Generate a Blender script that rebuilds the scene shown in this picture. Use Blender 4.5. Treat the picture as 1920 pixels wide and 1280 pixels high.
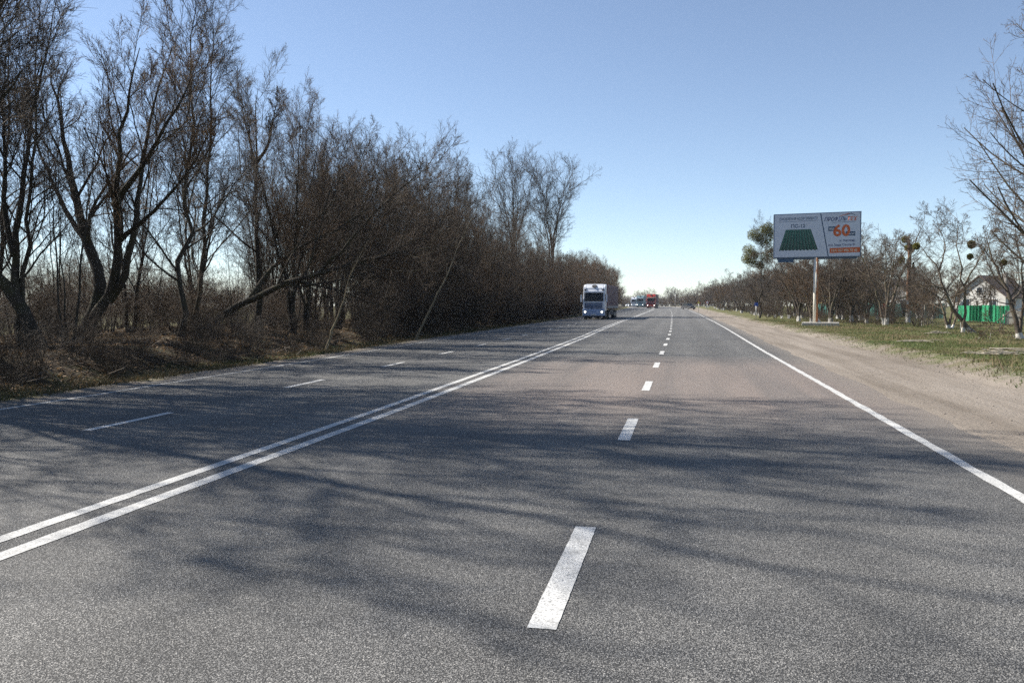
import bpy, bmesh, math
import numpy as np
from mathutils import Vector, Matrix

for _o in list(bpy.data.objects):
    bpy.data.objects.remove(_o)
SC = bpy.context.scene
COL = SC.collection
R = math.radians

# ------------------------------------------------------------------ camera
FOC, CAMH = 1550.0, 1.6                    # focal length in pixels of a 1920 px wide frame, eye height
YAW, PITCH = R(11.654), R(2.512)
cam_data = bpy.data.cameras.new('camera')
cam_data.sensor_width = 36.0
cam_data.lens = 36.0 * FOC / 1920.0
cam_data.clip_start = 0.05
cam_data.clip_end = 6000
cam = bpy.data.objects.new('camera', cam_data)
COL.objects.link(cam)
cam.location = (0, 0, CAMH)
cam.rotation_euler = (R(90) - PITCH, 0, YAW)
SC.camera = cam

# ------------------------------------------------------------------ sky and sun
SUN_AZ, SUN_EL = R(169), R(42)             # azimuth counted from +X towards +Y
world = bpy.data.worlds.new('World')
SC.world = world
world.use_nodes = True
wn = world.node_tree.nodes
bg = wn['Background']
sky = wn.new('ShaderNodeTexSky')
sky.sky_type = 'NISHITA'
sky.sun_disc = False
sky.sun_elevation = SUN_EL
sky.sun_rotation = R(90) - SUN_AZ
sky.altitude = 900
sky.air_density = 0.9
sky.dust_density = 0.05
sky.ozone_density = 2.0
milky = wn.new('ShaderNodeHueSaturation')  # spring air: a paler blue than the clean model sky
milky.inputs['Saturation'].default_value = 0.90
world.node_tree.links.new(sky.outputs[0], milky.inputs['Color'])
world.node_tree.links.new(milky.outputs[0], bg.inputs[0])
bg.inputs[1].default_value = 0.082
sun_data = bpy.data.lights.new('sun', 'SUN')
sun_data.energy = 5.0
sun_data.angle = R(0.5)
sun_data.color = (1.0, 0.94, 0.85)
sun = bpy.data.objects.new('sun', sun_data)
COL.objects.link(sun)
_sd = Vector((math.cos(SUN_AZ) * math.cos(SUN_EL), math.sin(SUN_AZ) * math.cos(SUN_EL), math.sin(SUN_EL)))
sun.rotation_euler = _sd.to_track_quat('Z', 'Y').to_euler()
sun.location = _sd * 60
SC.view_settings.view_transform = 'Standard'
SC.view_settings.look = 'None'
SC.view_settings.exposure = 1.0
SC.view_settings.gamma = 1.0
SC.cycles.use_denoising = False
SC.cycles.max_bounces = 5
SC.cycles.diffuse_bounces = 2
SC.cycles.glossy_bounces = 2
SC.cycles.transparent_max_bounces = 8

# ------------------------------------------------------------------ helpers
rng = np.random.default_rng(7)


def interp(tab):
    xs = np.array([a for a, b in tab], float)
    ys = np.array([b for a, b in tab], float)
    return lambda y: np.interp(y, xs, ys)


def smooth(a, b, x):
    t = np.clip((np.asarray(x, float) - a) / (b - a), 0, 1)
    return t * t * (3 - 2 * t)


_lat = np.random.default_rng(3).random((256, 256))


def noise2(x, y, s=1.0, off=0):
    x = np.asarray(x, float) * s + 17.3 * off
    y = np.asarray(y, float) * s + 9.1 * off
    xi = np.floor(x).astype(int)
    yi = np.floor(y).astype(int)
    fx = x - xi
    fy = y - yi
    fx = fx * fx * (3 - 2 * fx)
    fy = fy * fy * (3 - 2 * fy)
    a = _lat[xi % 256, yi % 256]
    b = _lat[(xi + 1) % 256, yi % 256]
    c = _lat[xi % 256, (yi + 1) % 256]
    d = _lat[(xi + 1) % 256, (yi + 1) % 256]
    return (a * (1 - fx) + b * fx) * (1 - fy) + (c * (1 - fx) + d * fx) * fy - 0.5


# the road: where each painted line runs (x) at a distance (y)
X_DBL = interp([(-40, -4.40), (12, -4.40), (24, -4.55), (40, -4.85), (55, -5.3), (80, -5.9), (133, -6.6), (207, -7.3), (245, -8.1), (300, -10.2), (360, -14.6), (450, -24.5), (600, -48)])
X_DASH = interp([(-40, -.67), (42, -.67), (55, -.74), (77, -.98), (133, -1.6), (207, -2.9), (245, -3.9), (300, -6.1), (360, -10.6), (450, -20.6), (600, -44)])
X_RIGHT = interp([(-40, 2.78), (30, 2.78), (60, 2.95), (80, 2.98), (133, 2.7), (207, 1.3), (245, .2), (300, -2.2), (360, -6.9), (450, -16.8), (600, -40)])
X_LDASH = interp([(-40, -7.42), (10, -7.45), (16, -7.55), (22, -7.66), (28, -7.8), (55, -8.6), (80, -9.3), (133, -10.2), (207, -11.0), (245, -11.8), (300, -14.0), (360, -18.4), (450, -28.2), (600, -52)])
X_LEDGE = interp([(-40, -10.2), (12, -10.25), (23, -10.5), (35, -11.0), (61, -11.8), (88, -12.5), (133, -13.4), (207, -14.5), (245, -15.4), (300, -17.7), (360, -22.2), (450, -32), (600, -56)])


def zroad(y):
    y = np.asarray(y, float)
    return 0.95 * smooth(90, 320, y) - 1.6 * smooth(360, 680, y)


def terrain(x, y):
    """height of the ground outside the asphalt"""
    x = np.asarray(x, float)
    y = np.asarray(y, float)
    o = x - X_RIGHT(y)
    q = X_LEDGE(y) - x
    jag = 0.55 * noise2(x, y, 0.35, 2) + 0.3 * noise2(x, y, 1.1, 3)
    zr = -0.07 + 0.078 * smooth(0.25, 0.95, o + 0.35 * noise2(x, y, 0.6, 1))
    zr = zr + 0.018 * noise2(x * 1.6, y * 0.35, 1.0, 4) * smooth(0.9, 1.4, o)
    bank = smooth(3.3, 4.3, o + jag)
    zr = zr + bank * (0.16 + 0.10 * noise2(x, y, 0.22, 5))
    zr = zr + 0.06 * noise2(x, y, 1.5, 6) * smooth(2.8, 3.6, o + jag) * (1 - smooth(4.0, 5.4, o + jag))
    zr = zr + 0.03 * noise2(x, y, 2.9, 12) * smooth(3.0, 3.6, o + jag) * (1 - smooth(4.0, 5.0, o + jag))
    zr = zr + 0.10 * noise2(x, y, 0.12, 7) * smooth(5, 9, o) + 0.03 * noise2(x, y, 0.9, 8) * smooth(4, 5, o)
    zl = -0.07 + 0.075 * smooth(0.15, 0.75, q + 0.35 * noise2(x, y, 0.7, 9))
    zl = zl - 0.10 * smooth(0.9, 1.8, q) * (1 - smooth(2.2, 4.6, q)) + 0.42 * smooth(1.9, 5.0, q + jag * 0.8) - 0.30 * smooth(12, 26, q)
    zl = zl + 0.12 * noise2(x, y, 0.5, 10) * smooth(1.2, 2.6, q) + 0.05 * noise2(x, y, 1.8, 11) * smooth(0.9, 2.0, q)
    z = np.where(o > -2, zr, np.where(q > -2, zl, -0.07))
    return z + zroad(y)


def tz(x, y):
    return float(terrain(np.array([x]), np.array([y]))[0])


def at_px(px, py, d):
    """a point seen at pixel (px, py) of a 1920x1280 frame, d metres along the view axis"""
    fw = Vector((-math.sin(YAW) * math.cos(PITCH), math.cos(YAW) * math.cos(PITCH), -math.sin(PITCH)))
    r = Vector((math.cos(YAW), math.sin(YAW), 0))
    u = r.cross(fw)
    return Vector((0, 0, CAMH)) + fw * d + r * ((px - 960) / FOC * d) - u * ((py - 640) / FOC * d)


def tag(o, label=None, cat=None, group=None, kind=None):
    for k, v in (('label', label), ('category', cat), ('group', group), ('kind', kind)):
        if v:
            o[k] = v
    return o


def link(o, parent=None):
    COL.objects.link(o)
    if parent:
        o.parent = parent
    return o


def empty(name, loc=(0, 0, 0), rz=0.0):
    o = bpy.data.objects.new(name, None)
    o.empty_display_size = 0.2
    o.location = loc
    o.rotation_euler = (0, 0, rz)
    return link(o)


def mesh_np(name, verts, faces, mats=(), mat_idx=None, smooth_shade=False, attrs=None):
    """verts (N,3); faces: list of (M,k) int arrays"""
    me = bpy.data.meshes.new(name)
    verts = np.asarray(verts, np.float32)
    if isinstance(faces, np.ndarray):
        faces = [faces]
    nl = sum(f.size for f in faces)
    nf = sum(len(f) for f in faces)
    me.vertices.add(len(verts))
    me.vertices.foreach_set('co', verts.ravel())
    me.loops.add(nl)
    me.polygons.add(nf)
    me.loops.foreach_set('vertex_index', np.concatenate([f.ravel() for f in faces]).astype(np.int32))
    tot = np.concatenate([np.full(len(f), f.shape[1], np.int32) for f in faces])
    st = np.concatenate([[0], np.cumsum(tot)[:-1]]).astype(np.int32)
    me.polygons.foreach_set('loop_start', st)
    me.polygons.foreach_set('loop_total', tot)
    if mat_idx is not None:
        me.polygons.foreach_set('material_index', np.asarray(mat_idx, np.int32))
    if smooth_shade:
        me.polygons.foreach_set('use_smooth', np.ones(nf, bool))
    for m in mats:
        me.materials.append(m)
    for k, v in (attrs or {}).items():
        a = me.attributes.new(k, 'FLOAT', 'POINT')
        a.data.foreach_set('value', np.asarray(v, np.float32))
    me.update(calc_edges=True)
    me.validate()
    return me


def obj(name, me, parent=None, loc=None):
    o = bpy.data.objects.new(name, me)
    if loc is not None:
        o.location = loc
    return link(o, parent)


def bm_obj(name, bm, mat, parent=None, smooth_shade=False):
    me = bpy.data.meshes.new(name)
    bmesh.ops.recalc_face_normals(bm, faces=bm.faces[:])
    bm.to_mesh(me)
    bm.free()
    if mat:
        me.materials.append(mat)
    if smooth_shade:
        for p in me.polygons:
            p.use_smooth = True
    return obj(name, me, parent)


def box_into(bm, x0, x1, y0, y1, z0, z1, bev=0.0):
    b = bmesh.new()
    bmesh.ops.create_cube(b, size=1)
    for v in b.verts:
        v.co = Vector(((x0 + x1) / 2 + v.co.x * (x1 - x0), (y0 + y1) / 2 + v.co.y * (y1 - y0), (z0 + z1) / 2 + v.co.z * (z1 - z0)))
    if bev:
        bmesh.ops.bevel(b, geom=b.edges[:] + b.verts[:], offset=bev, segments=2, affect='EDGES', profile=0.6)
    t = bpy.data.meshes.new('t')
    b.to_mesh(t)
    b.free()
    bm.from_mesh(t)
    bpy.data.meshes.remove(t)


def box(name, parent, mat, x0, x1, y0, y1, z0, z1, bev=0.0):
    bm = bmesh.new()
    box_into(bm, x0, x1, y0, y1, z0, z1, bev)
    return bm_obj(name, bm, mat, parent)


def prism(name, parent, mat, prof, x0, x1, bev=0.0, axis='X', inset_top=None):
    """polygon profile extruded; axis X: profile (y,z); axis Y: profile (x,z)"""
    bm = bmesh.new()
    def pt(a, p):
        return (a, p[0], p[1]) if axis == 'X' else (p[0], a, p[1])
    v0 = [bm.verts.new(pt(x0, p)) for p in prof]
    v1 = [bm.verts.new(pt(x1, p)) for p in prof]
    bm.faces.new(v0)
    bm.faces.new(v1[::-1])
    n = len(prof)
    for i in range(n):
        bm.faces.new((v0[i], v1[i], v1[(i + 1) % n], v0[(i + 1) % n]))
    if bev:
        bmesh.ops.recalc_face_normals(bm, faces=bm.faces[:])
        bmesh.ops.bevel(bm, geom=bm.edges[:] + bm.verts[:], offset=bev, segments=2, affect='EDGES', profile=0.6)
    return bm_obj(name, bm, mat, parent)


def cyl(name, parent, mat, p0, p1, r0, r1=None, seg=16, smooth_shade=True):
    r1 = r0 if r1 is None else r1
    p0 = Vector(p0)
    p1 = Vector(p1)
    d = p1 - p0
    bm = bmesh.new()
    bmesh.ops.create_cone(bm, cap_ends=True, segments=seg, radius1=r0, radius2=r1, depth=d.length,
                          matrix=Matrix.Translation((p0 + p1) / 2) @ d.to_track_quat('Z', 'Y').to_matrix().to_4x4())
    o = bm_obj(name, bm, mat, parent)
    if smooth_shade:
        for p in o.data.polygons:
            p.use_smooth = len(p.vertices) == 4
    return o


# ------------------------------------------------------------------ materials
def new_mat(name):
    m = bpy.data.materials.new(name)
    m.use_nodes = True
    nt = m.node_tree
    b = nt.nodes['Principled BSDF']
    return m, nt, b


def nd(nt, kind, **kw):
    n = nt.nodes.new('ShaderNode' + kind)
    for k, v in kw.items():
        setattr(n, k, v)
    return n


def ramp(nt, fac, stops):
    n = nd(nt, 'ValToRGB')
    while len(n.color_ramp.elements) < len(stops):
        n.color_ramp.elements.new(0.5)
    for e, (p, c) in zip(n.color_ramp.elements, stops):
        e.position = p
        e.color = tuple(c) + (1,) if len(c) == 3 else c
    nt.links.new(fac, n.inputs[0])
    return n.outputs[0]


def tex_noise(nt, vec, scale, detail=4, rough=0.55):
    n = nd(nt, 'TexNoise')
    n.inputs['Scale'].default_value = scale
    n.inputs['Detail'].default_value = detail
    n.inputs['Roughness'].default_value = rough
    if vec is not None:
        nt.links.new(vec, n.inputs['Vector'])
    return n.outputs['Fac']


def mixc(nt, fac, a, b, mode='MIX'):
    n = nd(nt, 'Mix', data_type='RGBA', blend_type=mode)
    for sock, v in ((n.inputs[0], fac), (n.inputs[6], a), (n.inputs[7], b)):
        if isinstance(v, (int, float)):
            sock.default_value = v
        elif isinstance(v, (tuple, list)):
            sock.default_value = tuple(v) + (1,) if len(v) == 3 else v
        else:
            nt.links.new(v, sock)
    return n.outputs[2]


def maprange(nt, val, a, b, c=0.0, d=1.0, clamp=True):
    n = nd(nt, 'MapRange')
    n.clamp = clamp
    nt.links.new(val, n.inputs[0])
    for i, v in enumerate((a, b, c, d)):
        n.inputs[i + 1].default_value = v
    return n.outputs[0]


def math_n(nt, op, a, b=None):
    n = nd(nt, 'Math', operation=op)
    for i, v in enumerate((a, b)):
        if v is None:
            continue
        if isinstance(v, (int, float)):
            n.inputs[i].default_value = v
        else:
            nt.links.new(v, n.inputs[i])
    return n.outputs[0]


def bump(nt, b, height, strength, dist):
    n = nd(nt, 'Bump')
    n.inputs['Strength'].default_value = strength
    n.inputs['Distance'].default_value = dist
    nt.links.new(height, n.inputs['Height'])
    nt.links.new(n.outputs[0], b.inputs['Normal'])
    return n


def plain(name, col, rough=0.6, metal=0.0, var=0.12, scale=3.0, dirt=None, dirt_amt=0.3, bmp=0.0):
    """a base colour with some uneven wear"""
    m, nt, b = new_mat(name)
    tc = nd(nt, 'TexCoord').outputs['Object']
    n1 = tex_noise(nt, tc, scale, 5)
    lo = tuple(c * (1 - var) for c in col)
    hi = tuple(min(1, c * (1 + var)) for c in col)
    c = ramp(nt, n1, [(0.3, lo), (0.7, hi)])
    if dirt:
        n2 = tex_noise(nt, tc, scale * 2.7, 6, 0.65)
        f = maprange(nt, n2, 0.5, 0.72, 0, dirt_amt)
        c = mixc(nt, f, c, dirt)
    nt.links.new(c, b.inputs['Base Color'])
    b.inputs['Roughness'].default_value = rough
    b.inputs['Metallic'].default_value = metal
    if bmp:
        bump(nt, b, n1, bmp, 0.02)
    return m


def mat_glow(name, col, strength):
    m, nt, b = new_mat(name)
    b.inputs['Base Color'].default_value = tuple(col) + (1,)
    b.inputs['Emission Color'].default_value = tuple(col) + (1,)
    b.inputs['Emission Strength'].default_value = strength
    return m


def mat_bark(name, lo, hi, white=None, tint=None):
    m, nt, b = new_mat(name)
    tc = nd(nt, 'TexCoord').outputs['Object']
    mp = nd(nt, 'Mapping')
    mp.inputs['Scale'].default_value = (1, 1, 0.25)
    nt.links.new(tc, mp.inputs['Vector'])
    n1 = tex_noise(nt, mp.outputs[0], 14, 6, 0.6)
    c = ramp(nt, n1, [(0.28, lo), (0.72, hi)])
    n3 = tex_noise(nt, tc, 1.7, 3)
    if tint:
        c = mixc(nt, maprange(nt, n3, 0.5, 0.68, 0, 0.55), c, tint)
    oi = nd(nt, 'ObjectInfo').outputs['Random']
    c = mixc(nt, 1.0, c, ramp(nt, oi, [(0, (0.78, 0.78, 0.8)), (1, (1.15, 1.1, 1.02))]), 'MULTIPLY')
    if white:
        sep = nd(nt, 'SeparateXYZ')
        nt.links.new(tc, sep.inputs[0])
        hgt = math_n(nt, 'ADD', sep.outputs[2], math_n(nt, 'MULTIPLY', tex_noise(nt, tc, 5, 3), 0.35))
        f = maprange(nt, hgt, white + 0.15, white + 0.21, 0.93, 0)
        wc = ramp(nt, tex_noise(nt, mp.outputs[0], 9, 5, 0.7), [(0.32, (0.30, 0.28, 0.25)), (0.55, (0.58, 0.57, 0.54))])
        c = mixc(nt, f, c, wc)
    nt.links.new(c, b.inputs['Base Color'])
    b.inputs['Roughness'].default_value = 0.9
    b.inputs['Specular IOR Level'].default_value = 0.25
    bump(nt, b, n1, 0.6, 0.03)
    return m


def mat_twig(name, lo, hi):
    m, nt, b = new_mat(name)
    tc = nd(nt, 'TexCoord').outputs['Object']
    c = ramp(nt, tex_noise(nt, tc, 1.1, 3), [(0.32, lo), (0.68, hi)])
    oi = nd(nt, 'ObjectInfo').outputs['Random']
    c = mixc(nt, 1.0, c, ramp(nt, oi, [(0, (0.8, 0.82, 0.85)), (1, (1.2, 1.08, 0.95))]), 'MULTIPLY')
    nt.links.new(c, b.inputs['Base Color'])
    b.inputs['Roughness'].default_value = 0.75
    b.inputs['Specular IOR Level'].default_value = 0.3
    return m


def mat_leafy(name, lo, hi, transl=0.25):
    m, nt, b = new_mat(name)
    at = nd(nt, 'Attribute', attribute_name='rnd')
    c = ramp(nt, at.outputs['Fac'], [(0.0, lo), (1.0, hi)])
    nt.links.new(c, b.inputs['Base Color'])
    b.inputs['Roughness'].default_value = 0.7
    b.inputs['Specular IOR Level'].default_value = 0.25
    tr = nd(nt, 'BsdfTranslucent')
    nt.links.new(c, tr.inputs[0])
    mx = nd(nt, 'MixShader')
    mx.inputs[0].default_value = transl
    out = nt.nodes['Material Output']
    nt.links.new(b.outputs[0], mx.inputs[1])
    nt.links.new(tr.outputs[0], mx.inputs[2])
    nt.links.new(mx.outputs[0], out.inputs[0])
    return m


def world_pos(nt):
    return nd(nt, 'NewGeometry').outputs['Position']


def mat_asphalt():
    m, nt, b = new_mat('asphalt')
    pos = world_pos(nt)
    v = nd(nt, 'TexVoronoi')
    v.inputs['Scale'].default_value = 125
    nt.links.new(pos, v.inputs['Vector'])
    sepc = nd(nt, 'SeparateColor')
    nt.links.new(v.outputs['Color'], sepc.inputs[0])
    stone = ramp(nt, sepc.outputs[0], [(0.0, (0.125, 0.124, 0.120)), (0.45, (0.188, 0.187, 0.180)), (0.8, (0.25, 0.248, 0.237)), (0.93, (0.31, 0.306, 0.292)), (1.0, (0.46, 0.448, 0.42))])
    gap = maprange(nt, v.outputs['Distance'], 0.42, 0.66, 0, 1)
    pits = tex_noise(nt, pos, 70, 3, 0.6)
    gap = math_n(nt, 'MAXIMUM', gap, maprange(nt, pits, 0.60, 0.70, 0, 0.9))
    c = mixc(nt, gap, stone, (0.042, 0.042, 0.041))
    # old patches, tyre tracks, ruddy dust on the right-hand lanes
    big = tex_noise(nt, pos, 0.22, 4)
    c = mixc(nt, 1.0, c, ramp(nt, big, [(0.3, (0.86, 0.86, 0.87)), (0.7, (1.12, 1.11, 1.09))]), 'MULTIPLY')
    mid = tex_noise(nt, pos, 1.7, 5, 0.65)
    c = mixc(nt, 1.0, c, ramp(nt, mid, [(0.3, (0.9, 0.9, 0.9)), (0.7, (1.08, 1.08, 1.08))]), 'MULTIPLY')
    mp = nd(nt, 'Mapping')
    mp.inputs['Scale'].default_value = (0.9, 0.05, 1)
    nt.links.new(pos, mp.inputs['Vector'])
    streak = tex_noise(nt, mp.outputs[0], 1.0, 4)
    c = mixc(nt, 1.0, c, ramp(nt, streak, [(0.3, (0.88, 0.88, 0.89)), (0.7, (1.1, 1.09, 1.08))]), 'MULTIPLY')
    sep = nd(nt, 'SeparateXYZ')
    nt.links.new(pos, sep.inputs[0])
    track = math_n(nt, 'COSINE', math_n(nt, 'MULTIPLY', math_n(nt, 'ADD', sep.outputs[0], 0.67), 6.2832 / 1.74))
    track = math_n(nt, 'ADD', 1.0, math_n(nt, 'MULTIPLY', math_n(nt, 'MULTIPLY', track, -0.14), streak))
    c = mixc(nt, 1.0, c, track, 'MULTIPLY')
    ruddy = math_n(nt, 'MULTIPLY', maprange(nt, sep.outputs[1], 9.5, 14, 0, 1), maprange(nt, sep.outputs[1], 27, 22, 0, 1))
    ruddy = math_n(nt, 'MULTIPLY', ruddy, maprange(nt, math_n(nt, 'ADD', sep.outputs[0], math_n(nt, 'MULTIPLY', mid, 2.0)), -3.6, -2.0, 0, 1))
    ruddy = math_n(nt, 'MULTIPLY', ruddy, maprange(nt, streak, 0.30, 0.6, 0.35, 1))
    c = mixc(nt, math_n(nt, 'MULTIPLY', ruddy, 0.62), c, (0.29, 0.23, 0.195))
    dust = nd(nt, 'Attribute', attribute_name='lat').outputs['Fac']
    d2 = math_n(nt, 'ADD', dust, math_n(nt, 'MULTIPLY', tex_noise(nt, mp.outputs[0], 3.0, 5, 0.7), 0.7))
    c = mixc(nt, maprange(nt, d2, 0.3, 1.3, 0, 0.8), c, (0.20, 0.175, 0.148))
    nt.links.new(c, b.inputs['Base Color'])
    b.inputs['Roughness'].default_value = 0.78
    b.inputs['Specular IOR Level'].default_value = 0.35
    hgt = math_n(nt, 'SUBTRACT', math_n(nt, 'MULTIPLY', sepc.outputs[1], 0.5), gap)
    bump(nt, b, hgt, 0.9, 0.006)
    return m


def mat_paint(name='road_paint', worn=0.0):
    m, nt, b = new_mat(name)
    pos = world_pos(nt)
    v = nd(nt, 'TexVoronoi')
    v.inputs['Scale'].default_value = 75
    nt.links.new(pos, v.inputs['Vector'])
    pits = tex_noise(nt, pos, 62, 4, 0.7)
    wear = maprange(nt, pits, 0.52, 0.60, 0, 0.9)
    big = tex_noise(nt, pos, 2.5, 5, 0.6)
    wear2 = math_n(nt, 'MULTIPLY', maprange(nt, big, 0.46, 0.66, 0, 1), maprange(nt, tex_noise(nt, pos, 24, 4, 0.7), 0.45, 0.6, 0, 0.8))
    wear = math_n(nt, 'MAXIMUM', wear, wear2)
    if worn:
        wear = math_n(nt, 'MAXIMUM', wear, maprange(nt, tex_noise(nt, pos, 1.3, 6, .75), .36, .58, 0, worn))
    c = ramp(nt, tex_noise(nt, pos, 6, 4), [(0.3, (0.46, 0.46, 0.445)), (0.7, (0.62, 0.617, 0.595))])
    c = mixc(nt, wear, c, (0.18, 0.178, 0.17))
    nt.links.new(c, b.inputs['Base Color'])
    b.inputs['Roughness'].default_value = 0.7
    bump(nt, b, v.outputs['Distance'], 0.4, 0.004)
    return m


def mat_ground():
    m, nt, b = new_mat('ground_soil')
    pos = world_pos(nt)
    lat = nd(nt, 'Attribute', attribute_name='lat').outputs['Fac']
    n_big = tex_noise(nt, pos, 0.25, 4)
    n_mid = tex_noise(nt, pos, 1.1, 6, 0.65)
    n_fine = tex_noise(nt, pos, 14, 6, 0.7)
    # packed dirt of the shoulder, with wheel ruts along the road
    mp = nd(nt, 'Mapping')
    mp.inputs['Scale'].default_value = (1.5, 0.08, 1)
    nt.links.new(pos, mp.inputs['Vector'])
    rut = tex_noise(nt, mp.outputs[0], 1.2, 5, 0.6)
    dirt = ramp(nt, rut, [(0.28, (0.142, 0.12, 0.097)), (0.5, (0.21, 0.182, 0.153)), (0.72, (0.27, 0.238, 0.204))])
    dirt = mixc(nt, maprange(nt, n_fine, 0.5, 0.75, 0, 0.6), dirt, (0.16, 0.13, 0.10))
    dirt = mixc(nt, maprange(nt, n_mid, 0.52, 0.7, 0, 0.4), dirt, (0.27, 0.24, 0.208))
    grass = ramp(nt, n_mid, [(0.25, (0.105, 0.085, 0.05)), (0.45, (0.125, 0.115, 0.05)), (0.6, (0.085, 0.105, 0.035)), (0.8, (0.16, 0.135, 0.075))])
    grass = mixc(nt, maprange(nt, n_fine, 0.45, 0.7, 0, 0.6), grass, (0.06, 0.055, 0.028))
    grass = mixc(nt, maprange(nt, n_big, 0.55, 0.72, 0, 0.7), grass, (0.19, 0.155, 0.09))
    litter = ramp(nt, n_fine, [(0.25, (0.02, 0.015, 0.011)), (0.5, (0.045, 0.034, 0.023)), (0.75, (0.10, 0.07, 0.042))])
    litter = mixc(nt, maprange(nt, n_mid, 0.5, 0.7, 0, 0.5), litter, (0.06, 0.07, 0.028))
    field = ramp(nt, n_big, [(0.3, (0.11, 0.085, 0.05)), (0.7, (0.09, 0.095, 0.04))])
    wob = math_n(nt, 'MULTIPLY', math_n(nt, 'SUBTRACT', n_mid, 0.5), 3.2)
    wob2 = math_n(nt, 'MULTIPLY', math_n(nt, 'SUBTRACT', tex_noise(nt, pos, 4.5, 5, 0.7), 0.5), 1.6)
    l2 = math_n(nt, 'ADD', math_n(nt, 'ADD', lat, wob), wob2)
    c = mixc(nt, maprange(nt, l2, 3.6, 4.7, 0, 1), dirt, grass)
    # left of the road lat is negative
    c = mixc(nt, maprange(nt, l2, -0.7, -1.3, 0, 1), c, grass)
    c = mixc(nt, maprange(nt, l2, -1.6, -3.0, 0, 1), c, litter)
    c = mixc(nt, maprange(nt, lat, -15, -22, 0, 1), c, field)
    nt.links.new(c, b.inputs['Base Color'])
    b.inputs['Roughness'].default_value = 0.95
    b.inputs['Specular IOR Level'].default_value = 0.15
    bump(nt, b, math_n(nt, 'ADD', n_fine, math_n(nt, 'MULTIPLY', n_mid, 1.5)), 0.8, 0.05)
    return m


M = {
    'asphalt': mat_asphalt(), 'paint': mat_paint(), 'paint_side': mat_paint('road_paint_side', .3), 'paint_worn': mat_paint('road_paint_worn', .75), 'ground': mat_ground(),
    'bark': mat_bark('bark_dark', (0.026, 0.022, 0.017), (0.078, 0.067, 0.052), tint=(0.06, 0.06, 0.028)),
    'bark_pale': mat_bark('bark_pale', (0.10, 0.088, 0.062), (0.23, 0.205, 0.145)),
    'bark_white': mat_bark('bark_whitewashed', (0.05, 0.04, 0.033), (0.15, 0.125, 0.10), white=0.5, tint=(0.11, 0.115, 0.06)),
    'bark_fruit': mat_bark('bark_fruit', (0.06, 0.047, 0.038), (0.17, 0.14, 0.11), white=0.35, tint=(0.12, 0.12, 0.065)),
    'twig': mat_twig('twig_dark', (0.034, 0.027, 0.020), (0.098, 0.073, 0.051)),
    'twig_brown': mat_twig('twig_brown', (0.05, 0.036, 0.023), (0.145, 0.098, 0.058)),
    'twig_grey': mat_twig('twig_grey', (0.05, 0.042, 0.035), (0.115, 0.095, 0.078)),
    'dryleaf': mat_leafy('dry_leaf', (0.10, 0.06, 0.03), (0.26, 0.17, 0.08)),
    'mistle': mat_leafy('mistletoe_leaf', (0.05, 0.062, 0.012), (0.25, 0.22, 0.035)),
    'conifer': mat_leafy('conifer_needle', (0.02, 0.03, 0.014), (0.06, 0.07, 0.028)),
    'blade': mat_leafy('grass_blade', (0.17, 0.135, 0.07), (0.075, 0.115, 0.03)),
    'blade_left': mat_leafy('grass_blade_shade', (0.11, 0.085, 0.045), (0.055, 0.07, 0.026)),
    'litter': mat_leafy('fallen_leaf', (0.08, 0.05, 0.028), (0.28, 0.18, 0.09)),
}

# ------------------------------------------------------------------ ground, road, markings
def ground_sheet():
    ys = np.concatenate([np.arange(-60, -6, 3.0), np.arange(-6, 10, 0.5), np.arange(10, 62, 0.22), np.arange(62, 120, 0.8), np.arange(120, 340, 4), np.arange(340, 700, 15), [750, 850, 1000, 1300, 1800, 2600]])
    u = np.concatenate([[-2200, -1500, -900, -500, -300, -200, -140, -100, -75, -60, -48, -40], np.arange(-34, -20, 1.5), np.arange(-20, -9, 0.3), [-8, -5, -2, 1, 2],
                        np.arange(2.7, 8.6, 0.16), np.arange(8.6, 16, 0.45), np.arange(16, 42, 1.2), [46, 52, 60, 75, 100, 140, 200, 300, 500, 900, 1500, 2200]])
    U, Y = np.meshgrid(u, ys)
    mid = np.clip((U + 10.25) / 13.03, 0, 1)
    X = U + (X_LEDGE(Y) + 10.25) * (1 - mid) + (X_RIGHT(Y) - 2.78) * mid
    Z = terrain(X, Y)
    lat = np.where(X > (X_RIGHT(Y) + X_LEDGE(Y)) / 2, X - X_RIGHT(Y), X - X_LEDGE(Y))
    nr, nc = X.shape
    idx = np.arange(nr * nc).reshape(nr, nc)
    F = np.stack([idx[:-1, :-1], idx[:-1, 1:], idx[1:, 1:], idx[1:, :-1]], -1).reshape(-1, 4)
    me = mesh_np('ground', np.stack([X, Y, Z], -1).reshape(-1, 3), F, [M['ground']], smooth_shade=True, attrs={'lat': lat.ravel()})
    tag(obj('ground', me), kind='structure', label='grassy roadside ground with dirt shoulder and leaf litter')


def road_sheet():
    ys = np.concatenate([np.arange(-60, 120, 1.0), np.arange(120, 640, 4)])
    t = np.linspace(0, 1, 60)
    L = X_LEDGE(ys) - 0.55
    Rr = X_RIGHT(ys) + 0.85
    X = L[:, None] * (1 - t) + Rr[:, None] * t
    Y = np.repeat(ys[:, None], len(t), 1)
    Z = zroad(Y)
    lat = np.maximum(X - X_RIGHT(Y), (X_LEDGE(Y) - X) * 1.3)
    nr, nc = X.shape
    idx = np.arange(nr * nc).reshape(nr, nc)
    F = np.stack([idx[:-1, :-1], idx[:-1, 1:], idx[1:, 1:], idx[1:, :-1]], -1).reshape(-1, 4)
    me = mesh_np('road', np.stack([X, Y, Z], -1).reshape(-1, 3), F, [M['asphalt']], smooth_shade=True, attrs={'lat': lat.ravel()})
    return tag(obj('road', me), kind='structure', label='grey four lane asphalt road bending left far ahead')


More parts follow.
